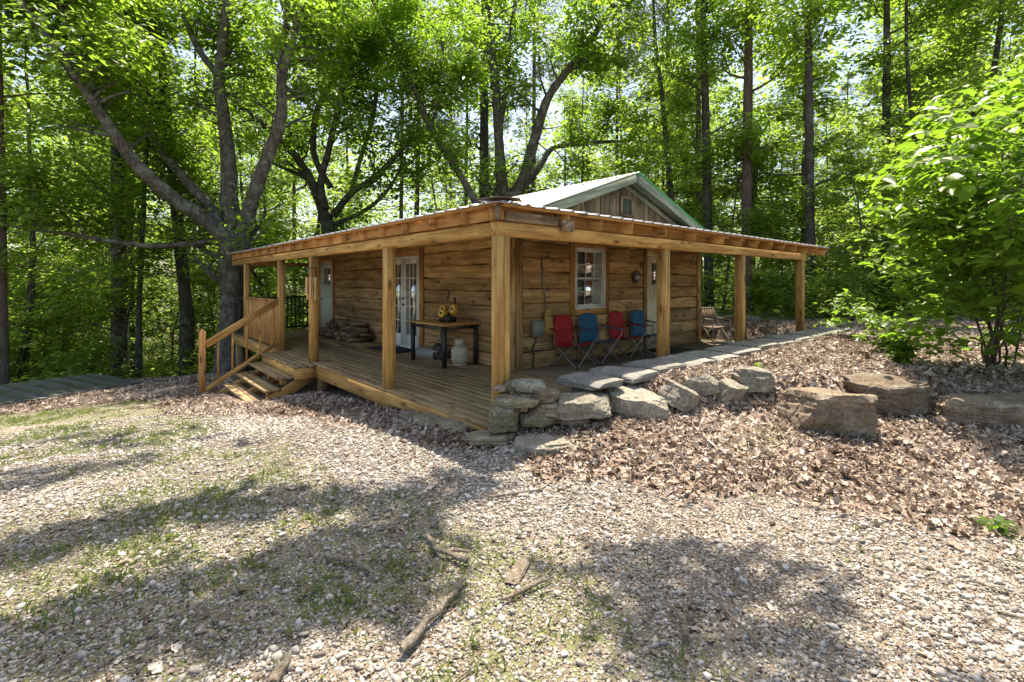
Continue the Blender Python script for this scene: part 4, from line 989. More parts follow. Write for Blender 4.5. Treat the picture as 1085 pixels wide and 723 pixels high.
# ------------------------------------------------------------------ ground cover (uncountable)
RG = np.random.default_rng(5)
def rotm(ax, ay, az):
    cx_, sx = np.cos(ax), np.sin(ax); cy_, sy = np.cos(ay), np.sin(ay); cz, sz = np.cos(az), np.sin(az)
    M_ = np.empty((len(ax), 3, 3))
    M_[:, 0, 0] = cz*cy_; M_[:, 0, 1] = cz*sy*sx-sz*cx_; M_[:, 0, 2] = cz*sy*cx_+sz*sx
    M_[:, 1, 0] = sz*cy_; M_[:, 1, 1] = sz*sy*sx+cz*cx_; M_[:, 1, 2] = sz*sy*cx_-cz*sx
    M_[:, 2, 0] = -sy; M_[:, 2, 1] = cy_*sx; M_[:, 2, 2] = cy_*cx_
    return M_
def scatter(name, temps, pos, rot, scl, rnd, mat, smooth=False):
    Vs, Ls, Ss, Rs = [], [], [], []; base = 0
    which = RG.integers(0, len(temps), len(pos))
    for k, (tv, tf) in enumerate(temps):
        m = which == k
        if not m.any(): continue
        V = np.einsum('nij,nvj->nvi', rot[m], tv[None]*scl[m][:, None, :])+pos[m][:, None, :]
        n, nv_ = V.shape[:2]; fl = np.concatenate([np.array(f) for f in tf]); sz = np.array([len(f) for f in tf])
        L = (fl[None]+np.arange(n)[:, None]*nv_).ravel()+base
        Vs.append(V.reshape(-1, 3)); Ls.append(L); Ss.append(np.tile(sz, n)); Rs.append(np.repeat(rnd[m], nv_)); base += n*nv_
    return mesh_np(name, np.concatenate(Vs), np.concatenate(Ls), np.concatenate(Ss), mat, None, dict(rnd=np.concatenate(Rs)), smooth=smooth)
def view_points(n, F0, F1, power=1.0, side=1.12):
    """random ground points in the part of the yard the picture looks at"""
    u = RG.random(n); F = (F0**(power+1)+(F1**(power+1)-F0**(power+1))*u)**(1/(power+1))
    r = (RG.random(n)*2-1)*(F*side+1.3)
    X = CAM[0]+CS*r+SN*F; Y = CAM[1]-SN*r+CS*F
    return X, Y, F
def open_ground(X, Y):
    house = (X > -.02) & (X < 9.3) & (Y > -.03) & (Y < 12.2)
    steps_ = (X > -1.3) & (X <= 0) & (Y > 5.1) & (Y < 7.5)
    return ~house & ~steps_
def ico_templates(k, seed, nsub=1):
    out = []; rg = np.random.default_rng(seed)
    for i in range(k):
        bm = bmesh.new(); bmesh.ops.create_icosphere(bm, subdivisions=nsub, radius=1)
        V = np.array([v.co for v in bm.verts]); F = [tuple(v.index for v in f.verts) for f in bm.faces]; bm.free()
        for _ in range(7):
            d = rg.normal(size=3); d /= np.linalg.norm(d); q = V@d-rg.uniform(.30, .75); V -= np.outer(np.maximum(q, 0), d)
        V *= rg.uniform(.82, 1.18, (len(V), 1)); V *= np.array([1, rg.uniform(.6, .9), rg.uniform(.5, .8)])
        out.append((V, F))
    return out
def gravelmat():
    m, t, b = mat_new('gravel_stone'); rn = attr(t, 'rnd'); tc = nd(t, 'ShaderNodeTexCoord')
    c = ramp(t, rn.outputs['Fac'], [(0, (.11, .08, .06)), (.2, (.25, .21, .17)), (.55, (.40, .365, .32)), (.85, (.52, .485, .44)), (1, (.62, .59, .55))])
    n = nd(t, 'ShaderNodeTexNoise', i_Scale=60.0, i_Detail=4.0, i_Roughness=.7); t.links.new(tc.outputs['Object'], n.inputs['Vector'])
    c = mixc(t, 1.0, c, ramp(t, n.outputs[0], [(.3, (.62,)*3), (.65, (1.08,)*3)]), 'MULTIPLY')
    t.links.new(c, b.inputs['Base Color']); b.inputs['Roughness'].default_value = .9; b.inputs['Specular IOR Level'].default_value = .2
    bump(t, b, n.outputs[0], .5, .006); return m
def littermat():
    m = bpy.data.materials.new('dry_leaf'); m.use_nodes = True; t = m.node_tree; b = t.nodes['Principled BSDF']; out = t.nodes['Material Output']; rn = attr(t, 'rnd')
    c = ramp(t, rn.outputs['Fac'], [(0, (.085, .05, .035)), (.25, (.22, .155, .11)), (.55, (.40, .315, .25)), (.8, (.50, .42, .35)), (1, (.60, .53, .47))])
    t.links.new(c, b.inputs['Base Color']); b.inputs['Roughness'].default_value = .6; b.inputs['Specular IOR Level'].default_value = .35
    tl = nd(t, 'ShaderNodeBsdfTranslucent'); t.links.new(c, tl.inputs[0]); mx = nd(t, 'ShaderNodeMixShader'); mx.inputs[0].default_value = .15
    t.links.new(b.outputs[0], mx.inputs[1]); t.links.new(tl.outputs[0], mx.inputs[2]); t.links.new(mx.outputs[0], out.inputs[0]); return m
M['gravel'] = gravelmat(); M['litter'] = littermat()
# gravel
X, Y, F = view_points(270000, 1.45, 9.5, .30)
lm = litter_mask(X, Y); gm = green_mask(X, Y); pn = fbm(X, Y, 1.3, 51)
keep = open_ground(X, Y) & (RG.random(len(X)) < np.where(lm > .5, .05, np.clip(.30+2.2*(pn-.36), .08, 1)*(1-.62*gm)))
keep &= ~((X < -1.5) & (Y > 5.5)) & ~((X > .3) & (Y > -1.0) & (Y < .2))
X, Y, F = X[keep], Y[keep], F[keep]; n = len(X)
sz = np.exp(RG.normal(np.log(.0105), .48, n))*np.clip(.72+.11*F, .9, 1.5)
sz = np.minimum(sz, .031); pos = np.stack([X, Y, zt(X, Y)+sz*.22], -1)
rot = rotm(RG.normal(0, .35, n), RG.normal(0, .35, n), RG.random(n)*6.28)
scatter('gravel', ico_templates(10, 3), pos, rot, sz[:, None]*RG.uniform(.8, 1.2, (n, 3)), np.clip(RG.normal(.55, .24, n), 0, 1), M['gravel'])
tag(bpy.data.objects['gravel'], 'pale crushed stone gravel spread over the drive', 'gravel', kind='stuff')
# fine grit between the stones
X, Y, F = view_points(165000, 1.45, 6.5, .2)
keep = open_ground(X, Y) & (litter_mask(X, Y) < .5) & ~((X > .3) & (Y > -1.0)); X, Y = X[keep], Y[keep]; n = len(X)
sz = np.clip(np.exp(RG.normal(np.log(.0055), .35, n)), .002, .011)
scatter('grit', ico_templates(5, 13, 1)[:0] or [(np.array([(1, 0, 0), (-.9, .2, 0), (.1, 1, .1), (0, -.8, 0), (.1, .1, .7), (0, 0, -.6)]), [(0, 2, 4), (2, 1, 4), (1, 3, 4), (3, 0, 4), (2, 0, 5), (1, 2, 5), (3, 1, 5), (0, 3, 5)])],
        np.stack([X, Y, zt(X, Y)+sz*.3], -1), rotm(RG.normal(0, .5, n), RG.normal(0, .5, n), RG.random(n)*6.28), sz[:, None]*RG.uniform(.7, 1.3, (n, 3)), np.clip(RG.normal(.32, .28, n), 0, 1), M['gravel'])
tag(bpy.data.objects['grit'], 'fine grit and crumbs between the gravel stones', 'grit', kind='stuff')
# dry leaves
def leaf_temps(k, seed):
    out = []; rg = np.random.default_rng(seed)
    for i in range(k):
        L = 7; V = []; lob = rg.uniform(.15, .45); ph = rg.uniform(0, 6)
        curl = rg.uniform(-.5, 1.5); fold = rg.uniform(.0, .9); tw = rg.uniform(-.6, .6)
        for q in range(L):
            t_ = q/(L-1); wd = (.30, .18, .24, .13)[i % 4]*math.sin(math.pi*min(1, t_*.93+.05))**.7*(1+lob*math.cos(q*math.pi+ph*0)); wd = max(wd, .02)
            zc = curl*.22*(t_-.5)**2*4*.5+.04*math.sin(5*t_+ph)
            for s in (-1, 0, 1):
                a = tw*(t_-.5); y = s*wd; z = zc+abs(s)*wd*fold*.7+.05*rg.normal()*abs(s)
                V.append((t_-.5, y*math.cos(a)-z*math.sin(a), y*math.sin(a)+z*math.cos(a)))
        F = [(q*3+j, q*3+j+1, (q+1)*3+j+1, (q+1)*3+j) for q in range(L-1) for j in range(2)]
        out.append((np.array(V), F))
    return out
X, Y, F = view_points(235000, 1.5, 14, .36)
jx, jy = RG.normal(0, .10, (2, len(X))); lm = litter_mask(X+jx, Y+jy); edge = fbm(X, Y, 3.0, 77)
keep = open_ground(X, Y) & (RG.random(len(X)) < np.where(lm > .5, .98, np.clip((edge-.50)*.7, .014, .2)))
keep &= ~((Y < -.08) & (Y > -.74) & (X > .5) & (X < 9.6) & (RG.random(len(X)) < .985)) & ~((X > .2) & (Y > -.12) & (Y < .1))
X, Y, F = X[keep], Y[keep], F[keep]; n = len(X); lm = lm[keep]
sz = np.clip(np.exp(RG.normal(np.log(.043), .42, n)), .012, .105)*np.clip(.8+.05*F, .85, 1.4); sz = np.where(lm > .5, sz, np.minimum(sz, .07)); pos = np.stack([X, Y, zt(X, Y)+.006+RG.random(n)**1.5*.035*lm], -1)
tl_ = np.where(lm > .5, .6, .3)
rot = rotm(RG.normal(0, 1, n)*tl_, RG.normal(0, 1, n)*tl_, RG.random(n)*6.28)
scatter('leaf_litter', leaf_temps(12, 4), pos, rot, np.repeat(sz[:, None], 3, 1), np.clip(RG.normal(.47, .27, n)+(fbm(X, Y, 1.4, 41)-.5)*.8, 0, 1), M['litter'])
tag(bpy.data.objects['leaf_litter'], 'dry brown fallen oak leaves covering the bank and the yard edges', 'dead leaves', kind='stuff')
# grass and small weeds
X, Y, F = view_points(105000, 1.5, 15, .4)
gm = green_mask(X, Y); g2 = fbm(X, Y, 2.6, 61)
pr = np.clip((g2-.44)*4.5, 0, 1)*(.10+.90*gm)*(1-.7*sstep(-2.3, -1.3, X))
keep = open_ground(X, Y) & (RG.random(len(X)) < pr*np.where(litter_mask(X, Y) > .5, .10, 1))
X, Y, F = X[keep], Y[keep], F[keep]
rep = 7; X = np.repeat(X, rep)+RG.normal(0, .018, len(X)*rep); Y = np.repeat(Y, rep)+RG.normal(0, .018, len(Y)*rep); n = len(X)
bl = np.array([(-.07, 0, 0), (.07, 0, 0), (-.06, .05, .4), (.06, .05, .4), (-.035, .2, .75), (.035, .2, .75), (0, .45, .95)]); bf = [(0, 1, 3, 2), (2, 3, 5, 4), (4, 5, 6)]
wl = np.array([(0, 0, 0), (.28, .22, .2), (0, .6, .28), (-.28, .22, .2), (0, .3, .14)]); wf = [(0, 1, 4), (1, 2, 4), (2, 3, 4), (3, 0, 4)]
sz = np.clip(RG.normal(.040, .015, n), .015, .08)
pos = np.stack([X, Y, zt(X, Y)-.002], -1)
rot = rotm(RG.normal(-.35, .3, n), RG.normal(0, .3, n), RG.random(n)*6.28)
scatter('grass', [(bl, bf), (bl, bf), (wl*.8, wf)], pos, rot, np.repeat(sz[:, None], 3, 1), RG.random(n), M['grass'])
tag(bpy.data.objects['grass'], 'thin patches of short grass and weeds coming through the gravel', 'grass', kind='stuff')
# twigs
X, Y, F = view_points(9000, 1.5, 9, .4)
keep = open_ground(X, Y) & (fbm(X, Y, 1.1, 91) > .42); X, Y = X[keep], Y[keep]; n = len(X)
tw = []
rg = np.random.default_rng(8)
for i in range(6):
    V = []; y = 0
    for q in range(5):
        y += rg.normal(0, .04)
        for k in range(4): a = k*math.pi/2; V.append((q/4-.5, y+.03*math.cos(a)*(1-.12*q), .03*math.sin(a)*(1-.12*q)))
    tw.append((np.array(V), [(q*4+k, q*4+(k+1) % 4, (q+1)*4+(k+1) % 4, (q+1)*4+k) for q in range(4) for k in range(4)]))
ln = np.clip(np.exp(RG.normal(np.log(.08), .55, n)), .025, .4); th = np.clip(RG.normal(.07, .03, n), .025, .2)
pos = np.stack([X, Y, zt(X, Y)+.012], -1); rot = rotm(RG.normal(0, .12, n), RG.normal(0, .08, n), RG.random(n)*6.28)
scatter('twigs', tw, pos, rot, np.stack([ln, th, th], -1), RG.random(n), M['stick'])
tag(bpy.data.objects['twigs'], 'fine broken twigs scattered over the gravel', 'twigs', kind='stuff')
t = empty('broadleaf_weed', (1.16, -3.48, float(zt(1.16, -3.48))), 0); tag(t, 'flat bright green broad-leaved weed on the gravel at far right', 'weed')
mb = MB(1)
for k in range(9):
    a = k*.75; V = [(0, 0, .01)]; 
    for q, (d, wd) in enumerate(((.03, .015), (.065, .024), (.095, .012))):
        for s in (-1, 1): V.append((d*math.cos(a)-s*wd*math.sin(a), d*math.sin(a)+s*wd*math.cos(a), .02+.03*math.sin(d*14)+.004*k))
    V.append((.12*math.cos(a), .12*math.sin(a), .02)); mb.add(V, [(0, 1, 2), (1, 3, 4, 2), (3, 5, 6, 4), (5, 7, 6)])
mb.build('leaves', M['leaf_near'], t, smooth=True)

# ------------------------------------------------------------------ trees
def leaf_cloud(name, P, size, mat, parent, seed, flat=.55, near=False, droop=0.0, aspect=.55):
    rg = np.random.default_rng(seed); n = len(P)
    N = rg.normal(size=(n, 3)); N /= np.linalg.norm(N, axis=1, keepdims=True); N[:, 2] = np.abs(N[:, 2]); N[:, 2] += flat*1.6; N /= np.linalg.norm(N, axis=1, keepdims=True)
    T = rg.normal(size=(n, 3)); T[:, 2] -= droop; T -= N*(T*N).sum(1, keepdims=True); T /= np.linalg.norm(T, axis=1, keepdims=True)
    B = np.cross(N, T); L = size*np.exp(rg.normal(0, .42 if near else .28, n))[:, None]; W = L*aspect*.5*rg.uniform(.8, 1.25, (n, 1)); fo = rg.uniform(.05, .45, (n, 1))
    if near:
        co = [P-T*L*.5, P-T*L*.18+B*W*.95+N*W*fo, P+T*L*.2+B*W*.75+N*W*fo-N*L*.03, P+T*L*.5-N*L*.12, P+T*L*.2-B*W*.75+N*W*fo-N*L*.03, P-T*L*.18-B*W*.95+N*W*fo, P, P-T*L*.18, ]
        V = np.stack([co[0], co[1], co[2], co[3], co[4], co[5], P+T*L*.12], 1); f = np.array([0, 1, 6, 1, 2, 6, 2, 3, 6, 3, 4, 6, 4, 5, 6, 5, 0, 6]); k = 7; nf = 6
    else:
        V = np.stack([P-T*L*.5, P+B*W+N*W*fo, P+T*L*.5-N*L*.06, P-B*W+N*W*fo], 1); f = np.array([0, 1, 2, 0, 2, 3]); k = 4; nf = 2
    F = (f[None]+np.arange(n)[:, None]*k).ravel()
    r_ = np.repeat(np.clip(rg.normal(.5, .26, n), 0, 1), k)
    return mesh_np(name, V.reshape(-1, 3), F, np.full(n*nf, 3), mat, parent, dict(rnd=r_))
def grow(rg, mb, p, d, L, r, lev, tips, up=.12, bend=.22, sides=6, spread=.75):
    """one limb with side limbs; tips collects the places where leaves sit"""
    n = 5; pts = [Vector(p)]; rad = [r]; d = Vector(d).normalized()
    for i in range(n):
        d = (d+Vector((rg.gauss(0, bend), rg.gauss(0, bend), rg.gauss(0, bend*.7)+up))).normalized()
        pts.append(pts[-1]+d*L/n); rad.append(r*(1-.75*(i+1)/n))
    mb.tube(pts, rad, sides if r > .03 else 4, cap=False)
    if lev == 0:
        for i in (2, 3, 4, 5): tips.append(tuple(pts[i]))
        return
    for i in range(2, n+1):
        for _ in range(1 if i < n else 2):
            if rg.random() < .9:
                dd = (pts[i]-pts[i-1]).normalized(); ax = Vector((rg.gauss(0, 1), rg.gauss(0, 1), rg.gauss(0, .5))); ax = (ax-dd*ax.dot(dd)).normalized()
                grow(rg, mb, pts[i], (dd*(1-spread*.55)+ax*spread), L*rg.uniform(.45, .68), rad[i]*.7, lev-1, tips, up, bend, sides, spread)
def fill(tips, per, sx, sz, seed):
    rg = np.random.default_rng(seed); T = np.array(tips); P = np.repeat(T, per, 0)
    return P+rg.normal(size=P.shape)*np.array([sx, sx, sz])

def limb_path(pts, F0):
    """pts: (px, py, extra depth, width in picture pixels) of one limb that stands at depth F0"""
    P = [Vector(at(a, b_, F0+c)) for a, b_, c, w_ in pts]; Rr = [w_*.92/2/FPX*(F0+c) for a, b_, c, w_ in pts]
    Q = []; S_ = []
    for i in range(len(P)-1):
        p0, p1, p2, p3 = P[max(i-1, 0)], P[i], P[i+1], P[min(i+2, len(P)-1)]
        for k in range(6):
            t = k/6; Q.append(.5*((2*p1)+(p2-p0)*t+(2*p0-5*p1+4*p2-p3)*t*t+(3*p1-p0-3*p2+p3)*t**3)); S_.append(Rr[i]*(1-t)+Rr[i+1]*t)
    Q.append(P[-1]); S_.append(Rr[-1]); return Q, S_
def hand_tree(name, label, base_px, F0, limbs, seed, leaf=.13, per=26, mat='leaf', bark='bark', group=None, sub=(.9, 1.9), lev=1, twig_from=.35, dens=1.0, extra=None, sxz=(.34, .17), sides=12, cat='tree', flare=1.5, back=0.):
    b = at(base_px, 400, F0); bz = float(zt(b[0], b[1]))
    t = empty(name, (b[0], b[1], bz)); tag(t, label, cat, group); rg = random.Random(seed); tips = []
    tr = MB(seed); br = tr
    for li, l in enumerate(limbs):
        Q, S_ = limb_path(l, F0)
        if li == 0:
            Q = [Vector((b[0], b[1], bz-.3)), Vector((b[0], b[1], bz+.15))]+Q; S_ = [S_[0]*flare*1.15, S_[0]*flare]+S_
        tr.tube(Q, S_, sides+2 if S_[0] > .1 else 8, cap=True, lump=.16)
        n = len(Q)
        for i in range(2, n):
            f = i/(n-1)
            if f < twig_from: continue
            for _ in range(2 if f > .6 else 1):
                if rg.random() < dens*.75:
                    dd = (Q[i]-Q[i-1]).normalized(); ax = Vector((rg.gauss(0, 1)+SN*back, rg.gauss(0, 1)+CS*back, rg.gauss(0, .6))); ax = (ax-dd*ax.dot(dd)).normalized()
                    grow(rg, br, Q[i], dd*.35+ax, rg.uniform(*sub), max(.012, S_[i]*.35), lev, tips, up=.06)
    fine = []
    if extra: extra(rg, br, fine)
    if tr.v: tr.build('trunk', M[bark], t, smooth=True, off=t.location)
    if tips:
        P = fill(tips, per, sxz[0], sxz[1], seed)-np.array(t.location)
        if fine: P = np.concatenate([P, fill(fine, 14, .10, .06, seed)-np.array(t.location)])
        leaf_cloud('crown', P, leaf, M[mat], t, seed)
    return t

# big spreading tree at the stairs, its long limbs reach over the yard
def over_yard(rg, br, fine):
    root = at(243, 200, 15.0)
    def bough(path, rad, lev=2, L=(1.0, 1.7)):
        Q = [Vector(root)]+[Vector(p) for p in path]
        W = []
        for a, b_ in zip(Q[:-1], Q[1:]):
            for k in range(3): W.append(a.lerp(b_, k/3)+Vector((rg.gauss(0, .12), rg.gauss(0, .12), rg.gauss(0, .08))))
        W.append(Q[-1]); rr = [rad*(1-.85*i/(len(W)-1)) for i in range(len(W))]; br.tube(W, rr, 8)
        return W
    for h, sg, pts in SHADE:
        k = math.cos(SUN_EL)/math.sin(SUN_EL)*.7071
        for (px, py, n) in pts:
            d = ray(px, py); g = CAM+d*((-.18-CAM[2])/d[2]); hh = h+rg.gauss(0, .3); n = 0 if rg.random() < .08 else max(2, int(n*rg.uniform(.6, 1.1)))
            for _ in range(n): fine.append((g[0]+k*hh+rg.gauss(0, sg), g[1]+k*hh+rg.gauss(0, sg), hh+rg.gauss(0, .15)))
# where the overhanging boughs carry their leaf sprays (given by the dappled shade they throw on the drive)
SHADE = [(10.5, .10, [(-30, 606, 8), (40, 592, 8), (110, 578, 9), (175, 566, 9), (240, 556, 8), (300, 550, 8), (360, 545, 9), (420, 540, 9), (470, 534, 7), (510, 530, 4)]),
         (10.3, .11, [(440, 572, 8), (400, 585, 9), (355, 600, 9), (420, 610, 9), (310, 618, 8), (370, 640, 8), (265, 640, 8), (320, 660, 5), (200, 660, 7), (130, 676, 6), (60, 694, 6), (-10, 712, 6), (240, 690, 4), (160, 716, 4), (300, 705, 3), (430, 640, 5)]),
         (10.6, .30, [(-20, 505, 10), (60, 496, 9), (130, 484, 8), (200, 470, 6), (-40, 470, 8), (40, 462, 8), (110, 452, 7), (180, 441, 5), (0, 440, 8), (-60, 445, 8), (70, 434, 6)])]
SHADE_R = [(10.0, .13, [(640, 606, 6), (690, 612, 8), (740, 622, 9), (790, 632, 9), (840, 644, 8), (890, 656, 6), (700, 640, 9), (655, 655, 7), (750, 660, 9), (800, 676, 8), (700, 690, 7), (620, 690, 4), (860, 692, 7), (760, 715, 7)])]
OAK = [
    [(247, 330, 0, 27), (246, 290, 0, 26), (246, 255, 0, 31)],
    [(243, 258, 0, 20), (222, 236, -.3, 17), (190, 215, -.8, 15.5), (150, 180, -1.5, 14), (118, 138, -2.0, 12), (92, 98, -2.3, 10.5), (62, 55, -2.5, 8), (28, 8, -2.7, 6.5), (5, -30, -2.8, 5)],
    [(106, 112, -2.0, 9), (90, 75, -2.0, 8.5), (72, 30, -2.2, 7), (55, -15, -2.4, 5)],
    [(243, 250, 0, 14), (222, 218, .4, 12), (196, 190, .6, 11), (165, 150, .8, 9.5), (148, 105, .8, 8.5), (128, 50, 1, 7.5), (106, -5, 1, 6)],
    [(248, 255, .1, 20), (243, 215, .3, 19), (243, 180, .4, 17), (238, 130, .5, 13), (232, 85, .6, 12), (236, 40, .6, 9), (241, -5, .7, 8)],
    [(233, 82, .6, 8), (212, 55, .9, 7), (196, 20, 1.0, 6), (180, -20, 1, 4)],
    [(255, 255, 0, 16), (266, 215, -.2, 15), (280, 175, -.4, 14), (297, 128, -.6, 13), (300, 80, -.7, 9), (311, 40, -.7, 8), (322, -5, -.8, 7)],
    [(297, 118, -.6, 8), (297, 70, -.3, 7), (303, 30, -.3, 6.5), (305, -10, -.2, 5)],
    [(236, 256, .1, 8), (205, 258, -.5, 6.5), (165, 261, -1.0, 5.5), (125, 257, -1.4, 5), (85, 250, -1.7, 4.5), (40, 244, -2.1, 3.5), (-10, 236, -2.4, 3)],
    [(230, 225, .3, 5), (205, 217, .6, 4), (170, 200, .8, 3.5), (150, 185, 1, 3)],
]
hand_tree('oak_tree', 'big spreading oak with long leaning limbs behind the porch stairs', 247, 15.0, OAK, 11, leaf=.165, per=10, extra=over_yard, sub=(.9, 1.7), dens=.85, lev=1, back=1.1, twig_from=.42)
T2 = [
    [(352, 330, 0, 19), (350, 270, 0, 18), (349, 235, 0, 18)],
    [(347, 240, 0, 13), (338, 212, .3, 11), (326, 185, .6, 9.5), (304, 155, .9, 8), (268, 122, 1.2, 6.5), (240, 100, 1.4, 5)],
    [(345, 222, 0, 10), (340, 195, 0, 8), (348, 160, -.2, 7), (357, 120, -.4, 7), (363, 90, -.5, 6), (360, 45, -.5, 5), (352, 0, -.6, 4)],
    [(350, 198, -.1, 7), (333, 165, .5, 7), (335, 120, .8, 6.5), (352, 85, 1, 6), (362, 60, 1.1, 5), (372, 20, 1.1, 4)],
    [(360, 80, -.5, 5), (372, 72, -.5, 5), (384, 48, -.6, 4), (395, 10, -.6, 3)],
    [(354, 228, 0, 9), (372, 205, -.4, 7.5), (395, 190, -.8, 7), (420, 165, -1.2, 6), (436, 145, -1.5, 5)],
    [(372, 205, -.4, 6), (380, 175, 0, 5), (396, 120, .2, 5), (398, 75, .3, 4), (396, 20, .3, 3)],
    [(354, 238, 0, 6), (385, 224, -.8, 5), (408, 205, -1.2, 4), (424, 180, -1.5, 3)],
    [(340, 205, .3, 6), (322, 188, 1, 5), (300, 178, 1.4, 4), (282, 170, 1.6, 3)],
]
hand_tree('crooked_tree', 'crooked dark tree with many forking limbs behind the left porch roof', 352, 18.5, T2, 23, leaf=.17, per=9, sub=(.9, 1.8), bark='bark_dark', dens=.7, back=.8)
T3 = [
    [(540, 330, 0, 26), (538, 240, 0, 25), (538, 205, 0, 25)],
    [(533, 210, 0, 15), (530, 170, .1, 12), (527, 120, .2, 10), (522, 60, .3, 9), (515, 0, .4, 7)],
    [(545, 210, 0, 16), (556, 185, -.2, 13), (566, 150, -.3, 12), (580, 105, -.6, 10), (605, 70, -.9, 8), (628, 40, -1.1, 7), (650, 5, -1.3, 5)],
    [(549, 205, 0, 10), (572, 176, .5, 8), (585, 158, .8, 6), (610, 153, 1, 5), (650, 150, 1.2, 4), (700, 150, 1.4, 3)],
    [(529, 140, .2, 6), (537, 90, .6, 5.5), (540, 45, .8, 5), (546, 0, 1, 4)],
    [(608, 66, -.9, 5), (625, 56, -.7, 4), (640, 48, -.5, 3)],
]
hand_tree('forked_tree', 'forked tree with a thick right limb rising behind the cabin roof', 540, 20.5, T3, 31, leaf=.18, per=11, sub=(1.0, 2.0), dens=.75)
T4 = [[(520, 330, 0, 10), (512, 240, 0, 9), (490, 190, -.2, 8), (456, 135, -.5, 7), (432, 75, -.8, 6), (412, 35, -1, 5), (392, -5, -1.2, 4)],
      [(456, 135, -.5, 4), (470, 90, 0, 3.5), (468, 40, .2, 3)]]
hand_tree('leaning_tree', 'slender tree leaning left above the middle of the porch roof', 520, 17.5, T4, 37, leaf=.15, per=24, dens=.9, sub=(.8, 1.6), flare=1.2)
def straight(name, label, px, F0, w, top_py, seed, lean=0, leaf=.16, per=16, bark='bark_dark', start=.35, dens=.7, sub=(.9, 1.9), **k):
    base = 330
    l = [[(px, base, 0, w*1.05), (px+lean*.25, base-(base-top_py)*.25, 0, w), (px+lean*.5, base-(base-top_py)*.5, 0, w*.9), (px+lean*.75, base-(base-top_py)*.75, 0, w*.75), (px+lean, top_py, 0, w*.5)]]
    return hand_tree(name, label, px, F0, l, seed, leaf=leaf, per=per, bark=bark, twig_from=start, dens=dens, sub=sub, flare=1.3, **k)
straight('tall_tree', 'dark straight trunk right behind the forked tree at the roof ridge', 513, 24, 11, -40, 41, lean=0, start=.5)
straight('tall_tree', 'slim straight tree right of the gable peak', 741, 22, 7, -60, 42, lean=-2, bark='bark_pine', start=.4)
straight('tall_tree', 'dark trunk rising just behind the end of the right porch roof', 859, 15.5, 9.5, -60, 43, lean=-3, start=.38)
straight('tall_tree', 'grey trunk seen between the last two posts of the right porch', 790, 17, 11.5, -40, 44, lean=4, bark='bark_pine', start=.45)
straight('tall_tree', 'grey trunk seen just past the right wall corner', 752, 18, 10, -40, 45, lean=-8, start=.4)
straight('tall_tree', 'thickest dark trunk of the left-hand woods', 127, 17, 15, -60, 46, lean=-4, start=.3)
straight('tall_tree', 'paler trunk close beside the thickest left-hand trunk', 136, 19, 11, -60, 47, lean=0, bark='bark', start=.3)
straight('tall_tree', 'thin bent trunk in the woods between thick trunk and newel post', 147, 16, 5.5, 20, 48, lean=14, start=.25)
straight('tall_tree', 'dark curved trunk behind the newel post', 198, 17, 12, 30, 49, lean=-30, start=.3)
straight('tall_tree', 'weathered trunk at the left edge of the woods', 2, 13, 10, -60, 50, lean=-6, start=.3, bark='bark_pine')
straight('broken_snag', 'broken dead grey snag leaning in the woods behind the porch end', 788, 19, 9, 135, 51, lean=16, bark='bark', start=2)
straight('tall_tree', 'dark trunk behind the leafy sapling at far right', 938, 18, 9, -60, 52, lean=2, start=.3)
# tree behind the photographer, its crown shades the gravel at lower right
b = np.array((1.6, -7.4)); bz = float(zt(*b)); t = empty('yard_tree', (b[0], b[1], bz)); tag(t, 'tall yard tree whose crown shades the gravel at lower right', 'tree')
tr = MB(3); rg = random.Random(5); tips = []; k = math.cos(SUN_EL)/math.sin(SUN_EL)*.7071
tr.tube([(b[0], b[1], bz-.2), (b[0]-.02, b[1]+.1, 3), (b[0]+.1, b[1]+.8, 6), (b[0]+.2, b[1]+2.4, 8.6), (b[0]+.1, b[1]+4.5, 10), (1.2, -1.2, 10.6)], [.26, .2, .17, .13, .09, .04], 10)
fine = []
for h, sg, pts in SHADE_R:
    for (px, py, n) in pts:
        n = 0 if rg.random() < .1 else max(2, int(n*rg.uniform(.4, .9)))
        d = ray(px, py); g = CAM+d*((-.12-CAM[2])/d[2])
        for _ in range(n): fine.append((g[0]+k*h+rg.gauss(0, sg), g[1]+k*h+rg.gauss(0, sg), h+rg.gauss(0, .2)))
for x, y in ((1.4, -5.8), (.3, -6.5), (2.8, -6.6), (2.5, -5.2)):
    grow(rg, tr, (b[0]+.05, b[1]+.5, 5.5), (x-b[0], y-b[1], 1.5), 3.0, .08, 1, tips)
tr.build('trunk', M['bark'], t, smooth=True, off=t.location)
leaf_cloud('crown', np.concatenate([fill(tips, 22, .22, .14, 3), fill(fine, 10, .10, .06, 4)])-np.array(t.location), .14, M['leaf'], t, 3)

